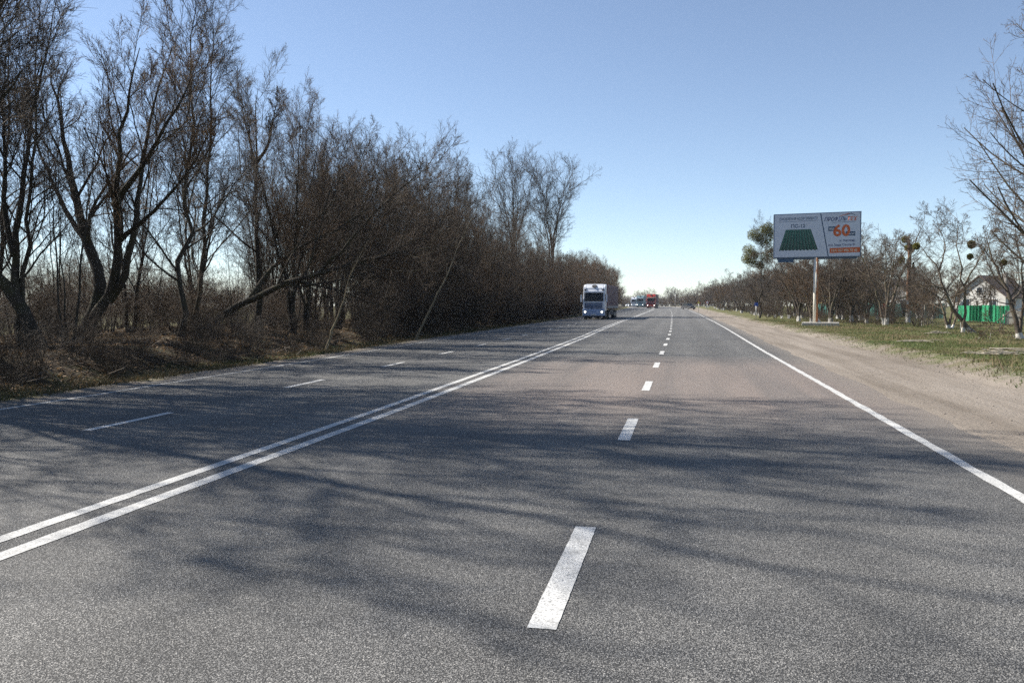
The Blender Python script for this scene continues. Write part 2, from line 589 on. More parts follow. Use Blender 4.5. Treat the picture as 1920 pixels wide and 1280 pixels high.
def stripe(name, parent, fx, w, y0, y1, step, dz=0.004, jag=0.003, mat='paint'):
    n = max(2, int((y1 - y0) / step) + 1)
    ys = np.linspace(y0, y1, n)
    c = fx(ys)
    wl = w / 2 + jag * rng.standard_normal(n)
    wr = w / 2 + jag * rng.standard_normal(n)
    z = zroad(ys) + dz
    V = np.concatenate([np.stack([c - wl, ys, z], -1), np.stack([c + wr, ys, z], -1)])
    i = np.arange(n - 1)
    F = np.stack([i, i + n, i + n + 1, i + 1], -1)
    return obj(name, mesh_np(name, V, F, [M[mat]]), parent)


ground_sheet()
road = road_sheet()
for off, w in ((-0.155, 0.13), (0.155, 0.145)):
    stripe('center_line', road, lambda y, o=off: X_DBL(y) + o, w, -8, 420, 0.2, jag=.003, mat='paint_side')
stripe('edge_line', road, X_RIGHT, 0.125, -8, 420, 0.3, jag=.006, mat='paint_side')
stripe('edge_line', road, X_LEDGE, 0.11, -8, 420, 0.8, jag=.012, mat='paint_worn')
y = 3.97 - 5.83
while y < 330:
    if y > -3:
        stripe('lane_dash', road, X_DASH, 0.148, y, y + 1.92, 0.04 if y < 25 else 0.24, jag=.0012)
    y += 5.83
y = 9.2 - 5.55 * 2
while y < 260:
    stripe('lane_dash', road, X_LDASH, 0.13, y, y + 1.8, 0.3)
    y += 5.55


# ------------------------------------------------------------------ tree growing
def norm(v):
    return v / np.maximum(np.linalg.norm(v, axis=-1, keepdims=True), 1e-9)


def tubes(polys, radii, k):
    """polys (N,P,3), radii (N,P) -> verts, quads"""
    N, P, _ = polys.shape
    d = norm(np.gradient(polys, axis=1))
    ref = np.where(np.abs(d[:, :1, 2:3]) < 0.9, np.array([[[0, 0, 1.0]]]), np.array([[[1.0, 0, 0]]]))
    s = norm(np.cross(d, np.broadcast_to(ref, d.shape)))
    t = np.cross(d, s)
    a = np.arange(k) * 2 * np.pi / k
    V = polys[:, :, None, :] + radii[:, :, None, None] * (np.cos(a)[None, None, :, None] * s[:, :, None, :] + np.sin(a)[None, None, :, None] * t[:, :, None, :])
    idx = np.arange(N * P * k).reshape(N, P, k)
    nx = np.roll(idx, -1, axis=2)
    F = np.stack([idx[:, :-1], nx[:, :-1], nx[:, 1:], idx[:, 1:]], -1).reshape(-1, 4)
    return V.reshape(-1, 3), F


def walk(start, dirs, lens, P, wig, up, g):
    N = len(start)
    out = np.zeros((N, P, 3))
    out[:, 0] = start
    d = dirs.copy()
    up = np.broadcast_to(np.asarray(up, float), (N,))
    for i in range(1, P):
        d = norm(d + wig * g.standard_normal((N, 3)) + up[:, None] * np.array([0, 0, 1.0]))
        out[:, i] = out[:, i - 1] + d * (lens / (P - 1))[:, None]
    return out


def sprout(par, prad, plen, K, t0, t1, ang, ang_sd, ratio, fall, P, wig, up, rr, rmin, g, tip=0.35, rmax=9.0):
    N, Pp, _ = par.shape
    t = (np.arange(K)[None, :] + g.random((N, K))) / K
    t = t0 + (t1 - t0) * t
    f = t * (Pp - 1)
    i = np.minimum(f.astype(int), Pp - 2)
    w = (f - i)[..., None]
    rows = np.arange(N)[:, None]
    a = par[rows, i]
    b = par[rows, i + 1]
    pos = a * (1 - w) + b * w
    tan = norm(b - a)
    pr = prad[rows, i] * (1 - w[..., 0]) + prad[rows, i + 1] * w[..., 0]
    az = g.random((N, 1)) * 6.28 + np.arange(K)[None, :] * 2.4 + g.standard_normal((N, K)) * 0.5
    ref = np.where(np.abs(tan[..., 2:3]) < 0.9, np.array([0, 0, 1.0]), np.array([1.0, 0, 0]))
    s = norm(np.cross(tan, ref))
    q = np.cross(tan, s)
    A = np.clip(ang + ang_sd * g.standard_normal((N, K)), 0.1, 1.7)[..., None]
    d = np.cos(A) * tan + np.sin(A) * (np.cos(az)[..., None] * s + np.sin(az)[..., None] * q)
    L = plen[:, None] * ratio * (1 - fall * (t - t0) / max(1e-6, t1 - t0)) * (0.65 + 0.7 * g.random((N, K)))
    n = N * K
    pol = walk(pos.reshape(n, 3), norm(d.reshape(n, 3)), L.ravel(), P, wig, up, g)
    r0 = np.clip(pr.ravel() * rr, rmin, rmax)
    rad = r0[:, None] * np.linspace(1, tip, P)[None, :]
    rad = np.maximum(rad, rmin * 0.6)
    return pol, rad, L.ravel()


def stem_poly(pts, P, wig, g):
    pts = np.asarray(pts, float)
    seg = np.concatenate([[0], np.cumsum(np.linalg.norm(np.diff(pts, axis=0), axis=1))])
    s = np.linspace(0, seg[-1], P)
    out = np.stack([np.interp(s, seg, pts[:, k]) for k in range(3)], -1)
    # soften the corners
    for _ in range(2):
        out[1:-1] = 0.25 * out[:-2] + 0.5 * out[1:-1] + 0.25 * out[2:]
    out[1:-1] += wig * g.standard_normal((P - 2, 3)) * seg[-1] / P
    return out, seg[-1]


def leaf_quads(pos, size, g, flat=0.0):
    n = len(pos)
    a = norm(g.standard_normal((n, 3)) * np.array([1, 1, 1 - flat]))
    b = norm(np.cross(a, g.standard_normal((n, 3)) * np.array([1 - flat, 1 - flat, 1]) + 1e-4))
    s = size * (0.6 + 0.8 * g.random((n, 1)))
    V = np.stack([pos - a * s, pos + b * s * 0.45, pos + a * s, pos - b * s * 0.45], 1).reshape(-1, 3)
    F = np.arange(4 * n).reshape(n, 4)
    return V, F


def join(parts):
    """parts: list of (V, F, material index)"""
    vs, fs, mi, off = [], [], [], 0
    for V, F, m in parts:
        vs.append(V)
        fs.append(F + off)
        mi.append(np.full(len(F), m))
        off += len(V)
    return np.concatenate(vs), np.concatenate(fs), np.concatenate(mi)


class Proto:
    pass


def make_proto(name, stems, radii, levels, seed, bark, twig, P0=14, wig0=0.06, tip0=0.06, leaves=None, l1_in_trunk=True, k0=10, lean_flare=1.35):
    """stems: list of point lists (m), radii: base radius per stem; levels: dicts for sprout()"""
    g = np.random.default_rng(seed)
    pol, L, rad = [], [], []
    for pts, r in zip(stems, radii):
        p, l = stem_poly(pts, P0, wig0, g)
        pol.append(p)
        L.append(l)
        pr = r * (1 - (1 - tip0) * np.linspace(0, 1, P0) ** 0.8)
        if pts[0][2] < 0.1:
            pr[0] *= lean_flare
        rad.append(pr)
    pol = np.array(pol)
    rad = np.array(rad)
    L = np.array(L)
    trunk = [tubes(pol, rad, k0) + (0,)]
    crown = []
    par, prad, plen = pol, rad, L
    ends = None
    for i, lv in enumerate(levels):
        lv = dict(lv)
        k = lv.pop('k', 3)
        child = sprout(par, prad, plen, g=g, **lv)
        # each parent also ends in a finer shoot, so its tip tapers out
        V, F = tubes(child[0], child[1], k)
        (trunk if (i == 0 and l1_in_trunk) else crown).append((V, F, 0))
        par, prad, plen = child
    p = Proto()
    if leaves:
        n, size, m, spread = leaves
        tips = par[:, -1]
        pick = tips[g.integers(0, len(tips), n)] + spread * g.standard_normal((n, 3))
        V, F = leaf_quads(pick, size, g)
        crown.append((V, F, 1))
    V, F, mi = join(trunk)
    p.trunk = mesh_np(name + '_trunk', V, F, [bark], smooth_shade=True)
    V, F, mi = join(crown)
    mats = [twig] + ([M[leaves[2]]] if leaves else [])
    p.crown = mesh_np(name + '_crown', V, F, mats, mi, attrs={'rnd': np.repeat(g.random(len(V) // 4 + 1), 4)[:len(V)]})
    p.tris = len(F) * 2
    p.height = float(max(V[:, 2].max(), 0))
    p.tips = par[:, -1]
    p.nodes = pol
    return p


def place_tree(p, name, x, y, s=1.0, rz=0.0, label=None, group=None, cat='tree', sink=0.12, sz=None, parent=None):
    z = tz(x, y) - sink
    e = bpy.data.objects.new(name, None)
    e.empty_display_size = 0.3
    e.location = (x, y, z)
    e.rotation_euler = (0, 0, rz)
    e.scale = (s, s, sz or s)
    link(e, parent)
    obj('trunk', p.trunk, e)
    obj('crown', p.crown, e)
    tag(e, label, cat, group)
    return e


def lv(K, ang, ratio, P=4, t0=0.25, t1=0.98, ang_sd=0.15, fall=0.5, wig=0.1, up=0.06, rr=0.55, rmin=0.004, k=3, tip=0.35, rmax=9.0):
    return dict(K=K, ang=ang, ratio=ratio, P=P, t0=t0, t1=t1, ang_sd=ang_sd, fall=fall, wig=wig, up=up, rr=rr, rmin=rmin, k=k, tip=tip, rmax=rmax)


FINE = [lv(9, .58, .46, P=5, t0=.12, fall=.5, wig=.14, up=.07, rr=.45, rmin=.008, k=3),
        lv(7, .58, .50, P=4, t0=.12, fall=.4, wig=.12, up=.06, rr=.5, rmin=.0055),
        lv(5, .55, .60, P=2, t0=.1, fall=.3, rr=.65, rmin=.0035)]


def ascend(n, H, spread, seed, r, fork=0.0):
    """n stems rising from one foot (or from a fork at height fork)"""
    g = np.random.default_rng(seed)
    st, rd = [], []
    for i in range(n):
        a = 6.28 * i / n + g.random() * 0.9
        sp = spread * (0.4 + 0.8 * g.random())
        h = H * (0.78 + 0.24 * g.random())
        c, s = math.cos(a), math.sin(a)
        b = 0.12 if n > 1 else 0
        pts = [(c * b, s * b, 0)]
        if fork:
            pts = [(0.05 * c, 0.05 * s, 0), (0.05 * c + g.normal() * .1, 0.05 * s, fork)]
        pts += [(c * (b + sp * .30), s * (b + sp * .30), fork + (h - fork) * .35), (c * sp * .7, s * sp * .7, fork + (h - fork) * .7), (c * sp * .95, s * sp * .95, h)]
        st.append(pts)
        rd.append(r * (0.75 + 0.4 * g.random()))
    return st, rd


PR = {}
st, rd = ascend(4, 12.0, 2.6, 11, .095)
PR['thicket_a'] = make_proto('thicket_a', st, rd, [lv(12, .50, .36, P=8, t0=.15, fall=.35, wig=.17, up=.11, rr=.45, rmin=.012, k=4)] + FINE, 1, M['bark'], M['twig'])
st, rd = ascend(3, 12.5, 2.2, 12, .115, fork=1.6)
PR['thicket_b'] = make_proto('thicket_b', st, rd, [lv(13, .50, .34, P=8, t0=.15, fall=.35, wig=.17, up=.11, rr=.45, rmin=.012, k=4)] + FINE, 2, M['bark'], M['twig_brown'], leaves=(2200, .020, 'dryleaf', .05))
st, rd = ascend(1, 13.0, .9, 13, .14)
PR['thicket_c'] = make_proto('thicket_c', st, rd, [lv(30, .58, .30, P=8, t0=.15, fall=.5, wig=.17, up=.12, rr=.45, rmin=.012, k=4)] + FINE, 3, M['bark'], M['twig_grey'], wig0=.10)
st, rd = ascend(6, 9.5, 2.4, 14, .075)
PR['thicket_d'] = make_proto('thicket_d', st, rd, [lv(9, .55, .34, P=6, t0=.15, fall=.5, up=.10, rr=.5, rmin=.011, k=4), lv(8, .68, .45, P=4, rr=.5, rmin=.007), lv(6, .68, .5, P=3, rr=.6, rmin=.005), lv(4, .6, .55, P=2, t0=.15, rr=.7, rmin=.0038)], 4, M['bark'], M['twig_brown'], leaves=(1800, .020, 'dryleaf', .05))
st, rd = ascend(3, 9.0, 1.2, 15, .045)
PR['pole_tree'] = make_proto('pole_tree', st, rd, [lv(12, .6, .20, P=5, t0=.3, fall=.5, up=.1, rr=.45, rmin=.008, k=4), lv(7, .68, .5, P=4, rr=.55, rmin=.006), lv(6, .65, .5, P=2, rr=.6, rmin=.004)], 5, M['bark'], M['twig'])
# tall near tree, its head above the frame
st, rd = ascend(3, 17.5, 3.4, 16, .19, fork=2.4)
PR['tall'] = make_proto('tall', st, rd, [lv(13, .58, .32, P=9, t0=.2, fall=.55, wig=.15, up=.10, rr=.45, rmin=.018, k=5)] + FINE, 6, M['bark'], M['twig'])
# wide round-headed tree standing over the far thicket
st, rd = ascend(6, 21.0, 3.9, 17, .19, fork=9.5)
PR['round'] = make_proto('round', st, rd, [lv(12, .70, .26, P=8, t0=.46, fall=.30, wig=.15, up=.06, rr=.5, rmin=.03, k=5), lv(9, .62, .44, P=5, t0=.15, fall=.4, wig=.12, up=.05, rr=.5, rmin=.016), lv(6, .62, .5, P=3, t0=.15, wig=.1, up=.04, rr=.55, rmin=.008), lv(4, .6, .55, P=2, t0=.1, rr=.65, rmin=.006)], 7, M['bark'], M['twig'])
# shrubs
st, rd = ascend(9, 4.6, 1.8, 18, .03)
PR['shrub_a'] = make_proto('shrub_a', st, rd, [lv(9, .6, .36, P=5, t0=.08, fall=.4, up=.05, rr=.5, rmin=.008, k=3), lv(7, .75, .5, P=4, up=0, rr=.55, rmin=.0055), lv(6, .7, .55, P=2, t0=.1, rr=.6, rmin=.004)], 8, M['twig'], M['twig_brown'], P0=8, k0=5)
st, rd = ascend(12, 2.6, 1.6, 19, .018)
PR['shrub_b'] = make_proto('shrub_b', st, rd, [lv(8, .7, .4, P=4, t0=.05, fall=.4, up=.0, rr=.5, rmin=.006, k=3), lv(7, .8, .5, P=3, up=0, rr=.55, rmin=.0045), lv(4, .7, .55, P=2, t0=.1, rr=.6, rmin=.0036)], 9, M['twig'], M['twig'], P0=7, k0=4)
st, rd = ascend(14, 1.5, 1.1, 20, .010)
PR['shrub_c'] = make_proto('shrub_c', st, rd, [lv(8, .6, .45, P=4, t0=.1, fall=.4, up=-.02, rr=.6, rmin=.005, k=3), lv(6, .7, .5, P=2, rr=.6, rmin=.0036)], 10, M['twig'], M['twig'], P0=6, k0=4)
# roadside fruit trees on the right, whitewashed feet
for nm, seed, n, H, fk in (('fruit_a', 21, 4, 6.2, .9), ('fruit_b', 22, 5, 5.6, 1.2), ('fruit_c', 23, 3, 6.8, .7)):
    st, rd = ascend(n, H, 2.6, seed, .10, fork=fk)
    PR[nm] = make_proto(nm, st, rd, [lv(9, .85, .42, P=7, t0=.25, fall=.5, wig=.2, up=.03, rr=.5, rmin=.014, k=5), lv(8, .8, .46, P=5, wig=.16, rr=.5, rmin=.009, k=4), lv(7, .75, .5, P=3, wig=.15, rr=.55, rmin=.006), lv(4, .7, .5, P=2, t0=.1, rr=.65, rmin=.0045)], seed, M['bark_white'], M['twig_grey' if nm != 'fruit_b' else 'twig_brown'])
# big tree beyond the right edge, long twigs curving upward
st, rd = ascend(3, 12.0, 1.5, 24, .16, fork=1.8)
PR['edge_tree'] = make_proto('edge_tree', st, rd, [lv(24, 1.0, .46, P=9, t0=.12, fall=.6, wig=.05, up=.07, rr=.42, rmin=.02, k=5), lv(13, .75, .36, P=6, t0=.15, fall=.5, wig=.06, up=.08, rr=.45, rmin=.009, k=3), lv(8, .75, .42, P=4, wig=.08, up=.06, rr=.5, rmin=.0055), lv(3, .7, .45, P=2, rr=.6, rmin=.004)], 24, M['bark'], M['twig_grey'])


# bespoke trees: stems laid out as points relative to the foot (x to the right seen from the road, z up)
def bespoke(name, stems, radii, seed, levels, bark='bark', twig='twig', leaves=None, P0=16, wig0=.05, tip0=.05):
    return make_proto(name, stems, radii, levels, seed, M[bark], M[twig], P0=P0, wig0=wig0, tip0=tip0, leaves=leaves)


# ------------------------------------------------------------------ left thicket
def left_of(px, d):
    p = at_px(px, 572, d)
    return p.x, p.y


CA, SA = math.cos(YAW), math.sin(YAW)


def screen_pts(foot, d, pts):
    """points given as (pixel x, pixel y, extra depth) of stems -> metres relative to the foot"""
    out = []
    for px, py, dd in pts:
        p = at_px(px, py, d + dd)
        out.append((p.x - foot[0], p.y - foot[1], p.z - foot[2]))
    return out


def bespoke_at(name, d, foot_px, stems, radii, seed, levels, label, tree_name='bare_tree', **kw):
    x, y = left_of(foot_px, d)
    z = tz(x, y) - 0.12
    foot = (x, y, z)
    ss = []
    for i, s in enumerate(stems):
        q = screen_pts(foot, d, s)
        if s[0][1] > 600:
            q[0] = (q[0][0], q[0][1], 0.0)
        ss.append(q)
    p = bespoke(name, ss, radii, seed, levels, **kw)
    return place_tree(p, tree_name, x, y, label=label)


LV_BIG = [lv(10, .55, .34, P=8, t0=.3, fall=.55, wig=.17, up=.10, rr=.42, rmin=.012, k=5)] + FINE
# forked willow with a leaning butt
bespoke_at('forked', 26, 152, [
    [(150, 640, 0), (172, 592, 0), (200, 560, 0), (188, 512, .2), (166, 470, .4), (150, 400, .6), (128, 300, 1.0), (108, 200, 1.4), (96, 120, 1.6)],
    [(150, 640, 0), (174, 592, 0), (206, 560, -.1), (222, 510, -.4), (226, 450, -.7), (214, 385, -.9), (218, 290, -1.2), (240, 190, -1.6), (262, 90, -2.0)],
    [(206, 562, 0), (236, 520, -.6), (250, 440, -1.0), (262, 360, -1.2), (272, 260, -1.0), (300, 160, -.6), (330, 70, -.2)],
    [(166, 470, .4), (128, 400, .9), (90, 330, 1.5), (60, 250, 2.0), (50, 170, 2.4)],
    [(214, 385, -.9), (262, 320, -1.6), (310, 240, -2.2), (360, 150, -2.6), (380, 90, -2.8)],
    [(226, 450, -.7), (290, 395, -1.6), (350, 330, -2.4), (400, 240, -3.0)],
], [.27, .21, .14, .11, .11, .09], 31, LV_BIG, 'thick leaning willow forking into several dark stems beside the leaf litter', leaves=(2600, .022, 'dryleaf', .05), twig='twig_brown')
# heavy trunk leaning in from the left edge
bespoke_at('leaning', 23, 66, [
    [(70, 645, 0), (52, 600, 0), (30, 555, 0), (-5, 515, 0), (-60, 480, .3), (-110, 430, .6), (-150, 350, .8)],
    [(30, 556, 0), (26, 480, .3), (34, 400, .6), (50, 300, .9), (66, 190, 1.2), (92, 80, 1.4), (110, -10, 1.6)],
    [(26, 480, .3), (6, 400, .6), (12, 300, .9), (2, 190, 1.1), (20, 60, 1.2)],
], [.25, .12, .10], 32, LV_BIG, 'thick dark trunk leaning out over the thicket at left edge of picture')
# sprawling tree whose trunk lies low to the right
LV_SPR = [lv(12, .75, .36, P=7, t0=.3, fall=.5, up=.07, rr=.45, rmin=.012, k=5)] + FINE
bespoke_at('sprawling', 33, 368, [
    [(366, 632, 0), (405, 606, .3), (440, 572, 0), (490, 556, -.3), (545, 522, -.6), (610, 512, -1.0), (670, 484, -1.6), (740, 482, -2.0), (800, 458, -2.6), (850, 462, -2.8)],
    [(470, 558, -.2), (510, 500, .3), (560, 462, .6), (620, 440, 1.0), (680, 400, 1.4), (740, 350, 1.8)],
    [(560, 528, -.6), (640, 545, -1.4), (700, 570, -2.0), (760, 582, -2.6)],
    [(600, 510, -.9), (660, 450, -1.6), (700, 400, -2.0), (780, 330, -2.6), (830, 300, -3.0)],
], [.19, .11, .06, .085], 33, LV_SPR, 'low sprawling tree with trunk leaning far to the right over undergrowth')
# slim tree with a bare clear head above the thicket
bespoke_at('clearhead', 36, 480, [
    [(484, 628, 0), (486, 540, 0), (482, 440, 0), (478, 350, 0), (482, 300, 0), (480, 230, 0), (484, 165, 0)],
    [(480, 318, 0), (470, 270, .4), (455, 210, .7), (452, 165, .9)],
    [(481, 305, 0), (503, 275, -.5), (512, 225, -.8), (522, 180, -1.0)],
], [.17, .07, .09], 34, [lv(12, .52, .36, P=7, t0=.3, fall=.45, wig=.12, up=.11, rr=.42, rmin=.010, k=4)] + FINE, 'slender tree with clear forked head rising above its thicket neighbours', twig='twig_grey')
# pale saplings leaning at the road edge
LV_SAP = [lv(9, .6, .16, P=5, t0=.45, fall=.5, up=.1, rr=.4, rmin=.006, k=4), lv(7, .7, .5, P=3, rr=.6, rmin=.004)]
bespoke_at('sapling_a', 30.5, 610, [[(610, 652, 0), (625, 610, 0), (645, 566, 0), (655, 520, 0), (690, 450, 0)]], [.055], 35, LV_SAP, 'short pale slanting sapling lit by sun in front of dark thicket', bark='bark_pale', tree_name='sapling')
bespoke_at('sapling_b', 38, 778, [[(778, 638, 0), (800, 590, 0), (825, 545, 0), (850, 490, 0), (872, 430, 0), (905, 370, 0)]], [.06], 36, LV_SAP, 'long pale leaning sapling against dark thicket near the truck', bark='bark_pale', tree_name='sapling')

GT = 'bare trees of the roadside thicket'
LBL = {'thicket_a': 'multi-stemmed dark bare tree', 'thicket_b': 'forked bare tree with brown twigs', 'thicket_c': 'single-trunk grey bare tree',
       'thicket_d': 'bushy many-stemmed bare tree', 'pole_tree': 'thin pole-like young tree'}


def stretch(y, q):
    back = 'deep behind' if q > 9.5 else 'among trunks of'
    if y < 24:
        return back + ' stand left of the forked willow'
    if y < 31:
        return back + ' stand between forked willow and sprawling tree'
    if y < 40:
        return back + ' stand round the low sprawling tree'
    if y < 52:
        return back + ' thicket right of the long pale sapling'
    if y < 70:
        return back + ' dense thicket where its outline falls'
    if y < 90:
        return back + ' thicket short of the nearest truck'
    if y < 128:
        return back + ' thicket beside the nearest truck'
    return 'in far end of thicket past the nearest truck'


g = np.random.default_rng(41)


def thicket(y0, y1, step, qs, kinds, hs):
    y = y0
    while y < y1:
        for (qa, qb) in qs:
            yy = y + step * (g.random() - 0.5) * 0.9
            xx = float(X_LEDGE(yy)) - (qa + (qb - qa) * g.random())
            kd = kinds[g.integers(0, len(kinds))]
            s = hs[0] + (hs[1] - hs[0]) * g.random()
            place_tree(PR[kd], 'bare_tree', xx, yy, s, g.random() * 6.28, LBL[kd] + ' ' + stretch(yy, float(X_LEDGE(yy)) - xx), GT)
        y += step * (0.85 + 0.3 * g.random())


# tall trees just outside the left edge of the picture, whose shadows cross the road
for i, (x, y, s, a) in enumerate(((-16.5, 15.4, 1.0, .4), (-15.5, 11.6, 1.05, 2.2), (-20.0, 13.4, 1.05, 4.0), (-21.5, 20.0, .80, 1.2))):
    place_tree(PR['tall'], 'bare_tree', x, y, s, a, ['tall tree with branches entering at top left corner of picture', 'tall bare tree casting the long shadows across near lanes', 'tall bare tree behind, its shadow on the near lanes', 'tall forked bare tree behind the leaning trunk at left'][i])
for i, (x, y, s, a) in enumerate(((-14.6, 12.9, 1.22, .8), (-14.2, 10.4, 1.18, 2.6))):
    place_tree(PR['thicket_a'], 'bare_tree', x, y, s, a, ['many-stemmed tree at left picture edge, its twig shadows on the road', 'many-stemmed tree past the left picture edge, shading the near lanes'][i])
thicket(13, 31, 4.0, ((6.0, 9), (11, 16)), ['thicket_a', 'thicket_c', 'pole_tree', 'thicket_c', 'pole_tree'], (.72, .98))
thicket(16, 44, 2.3, ((4.5, 14),), ['pole_tree'], (.4, 1.0))
thicket(31, 42, 2.9, ((4.2, 6), (8, 12)), ['thicket_a', 'thicket_b', 'thicket_a', 'pole_tree', 'thicket_d'], (.74, .90))
thicket(42, 60, 2.5, ((3.4, 5.5), (6.5, 9), (10, 14)), ['thicket_a', 'thicket_b', 'thicket_a', 'thicket_d', 'thicket_d'], (.80, .95))
thicket(60, 78, 2.9, ((3.2, 5.5), (6.5, 10)), ['thicket_a', 'thicket_b', 'thicket_d', 'thicket_d'], (.74, .88))
thicket(78, 128, 3.3, ((3.2, 5.5), (6.5, 10)), ['thicket_a', 'thicket_b', 'thicket_d', 'thicket_d'], (.70, .84))
thicket(128, 250, 5.2, ((3.5, 5.5), (7, 10)), ['thicket_a', 'thicket_b', 'thicket_d'], (.82, 1.0))
x, y = left_of(964, 112)
place_tree(PR['round'], 'bare_tree', x, y, 1.03, .5, 'tall round-headed tree over far thicket, first of the pair')
x, y = left_of(1034, 116)
place_tree(PR['round'], 'bare_tree', x, y, 1.02, 2.9, 'tall round-headed tree over far thicket, nearer the truck')

# undergrowth: nobody could count it
und = tag(empty('undergrowth'), 'tangled brown undergrowth of bare brushwood along the road', 'undergrowth', kind='stuff')


def scrub(y0, y1, step, qa, qb, kind, s0, s1, per=1):
    y = y0
    while y < y1:
        for _ in range(per):
            yy = y + step * (g.random() - .5)
            xx = float(X_LEDGE(yy)) - (qa + (qb - qa) * g.random())
            s = s0 + (s1 - s0) * g.random()
            p = PR[kind]
            for nm, me in (('stems', p.trunk), ('brushwood', p.crown)):
                o = obj(nm, me, und, (xx, yy, tz(xx, yy) - .05))
                o.scale = (s * 1.1, s * 1.1, s)
                o.rotation_euler = (0, 0, g.random() * 6.28)
        y += step


scrub(13, 46, .6, 1.9, 5.0, 'shrub_c', .3, .7, 1)
scrub(14, 46, 1.0, 2.6, 8.0, 'shrub_b', .22, .5, 1)
scrub(15, 50, 2.6, 7.0, 20.0, 'shrub_b', .5, .9, 1)
scrub(17, 40, 2.2, 6.0, 14.0, 'shrub_a', .3, .55, 1)
scrub(15, 60, 1.5, 12.0, 27.0, 'shrub_a', .5, .9, 1)
scrub(20, 110, 1.5, 20.0, 45.0, 'shrub_a', .5, .95, 1)
scrub(15, 40, 1.3, 8.0, 20.0, 'shrub_b', .5, .8, 1)
scrub(36, 130, 1.5, 2.2, 4.0, 'shrub_b', .7, 1.2, 1)
scrub(40, 130, 1.7, 2.8, 5.0, 'shrub_a', .7, 1.1, 1)
scrub(48, 130, 2.2, 5.0, 9.0, 'shrub_a', .8, 1.3, 1)
scrub(130, 250, 3.2, 2.6, 4.5, 'shrub_a', .9, 1.3, 1)

#--PART2--
# ------------------------------------------------------------------ right-hand verge: trees
def mistletoe(parent, local, r, seed, name='mistletoe'):
    """a ball of forked green twigs with small leaves"""
    gg = np.random.default_rng(seed)
    n = int(420 + 700 * r)
    d = norm(gg.standard_normal((n, 3)))
    pos = d * (r * gg.random((n, 1)) ** 0.45) * (0.8 + 0.35 * noise2(d[:, :1] * 2 + seed, d[:, 1:2] * 2, 1.0) + 0.2)
    V, F = leaf_quads(pos, 0.075, gg)
    m = 46
    dd = norm(gg.standard_normal((m, 3)))
    pol = np.stack([np.zeros((m, 3)), dd * r * 0.5, dd * r * 0.95 + 0.08 * r * gg.standard_normal((m, 3))], 1)
    V2, F2 = tubes(pol, np.full((m, 3), 0.010), 3)
    VV, FF, mi = join([(V, F, 0), (V2, F2, 0)])
    me = mesh_np(name, VV, FF, [M['mistle']], attrs={'rnd': np.clip(np.repeat(gg.random(len(VV) // 4 + 1), 4)[:len(VV)], 0, 1)})
    return obj(name, me, parent, local)


def clump_px(tree, px, py, d, rpx, seed):
    p = at_px(px, py, d)
    e = tree
    loc = Vector(((p.x - e.location.x) / e.scale.x, (p.y - e.location.y) / e.scale.y, (p.z - e.location.z) / e.scale.z))
    c, s_ = math.cos(-e.rotation_euler.z), math.sin(-e.rotation_euler.z)
    loc = Vector((c * loc.x - s_ * loc.y, s_ * loc.x + c * loc.y, loc.z))
    return mistletoe(tree, loc, rpx * d / FOC / e.scale.x, seed)


LV_FR = [lv(9, .8, .40, P=7, t0=.3, fall=.5, wig=.18, up=.04, rr=.45, rmin=.012, k=5), lv(8, .8, .46, P=5, wig=.16, rr=.5, rmin=.008, k=4), lv(7, .75, .5, P=3, wig=.15, rr=.55, rmin=.0055), lv(4, .7, .5, P=2, t0=.1, rr=.65, rmin=.004)]
lean = bespoke_at('leaning_fruit', 42, 1824, [
    [(1826, 630, 0), (1806, 606, 0), (1784, 575, 0), (1770, 540, 0), (1762, 505, .2), (1738, 475, .5), (1716, 452, .8)],
    [(1806, 606, 0), (1812, 570, -.2), (1808, 535, -.3), (1797, 490, -.2), (1796, 440, 0), (1793, 398, .2)],
    [(1808, 535, -.3), (1828, 500, -.8), (1846, 468, -1.2), (1858, 430, -1.5)],
    [(1770, 540, 0), (1738, 535, -.6), (1706, 545, -1.1)],
    [(1762, 505, .2), (1775, 460, .9), (1760, 420, 1.4), (1752, 400, 1.6)],
], [.135, .085, .055, .045, .05], 51, LV_FR, 'bare fruit tree leaning left on the grass, pale at its foot', bark='bark_fruit', twig='twig_grey', tree_name='fruit_tree', P0=12, wig0=.08)
for i, q in enumerate(((1822, 458, 7), (1819, 481, 5), (1718, 462, 6))):
    clump_px(lean, q[0], q[1], 42.3, q[2], 60 + i)
redge = bespoke_at('edge_fruit', 35, 1912, [
    [(1914, 645, 0), (1908, 606, 0), (1896, 570, 0), (1880, 530, .3), (1858, 480, .6), (1846, 430, .9)],
    [(1908, 606, 0), (1922, 560, -.3), (1916, 500, -.5), (1902, 440, -.7), (1905, 400, -.8)],
    [(1900, 580, 0), (1872, 600, -.7), (1838, 628, -1.2)],
    [(1896, 570, 0), (1930, 520, .8), (1950, 460, 1.4)],
    [(1898, 572, 0), (1860, 562, .6), (1820, 556, 1.2)],
], [.13, .08, .035, .06, .035], 52, LV_FR, 'dark low-forking fruit tree at right edge of picture', bark='bark_fruit', twig='twig_brown', tree_name='fruit_tree', P0=12, wig0=.08)
for i, q in enumerate(((1882, 492, 5),)):
    clump_px(redge, q[0], q[1], 36, q[2], 70 + i)
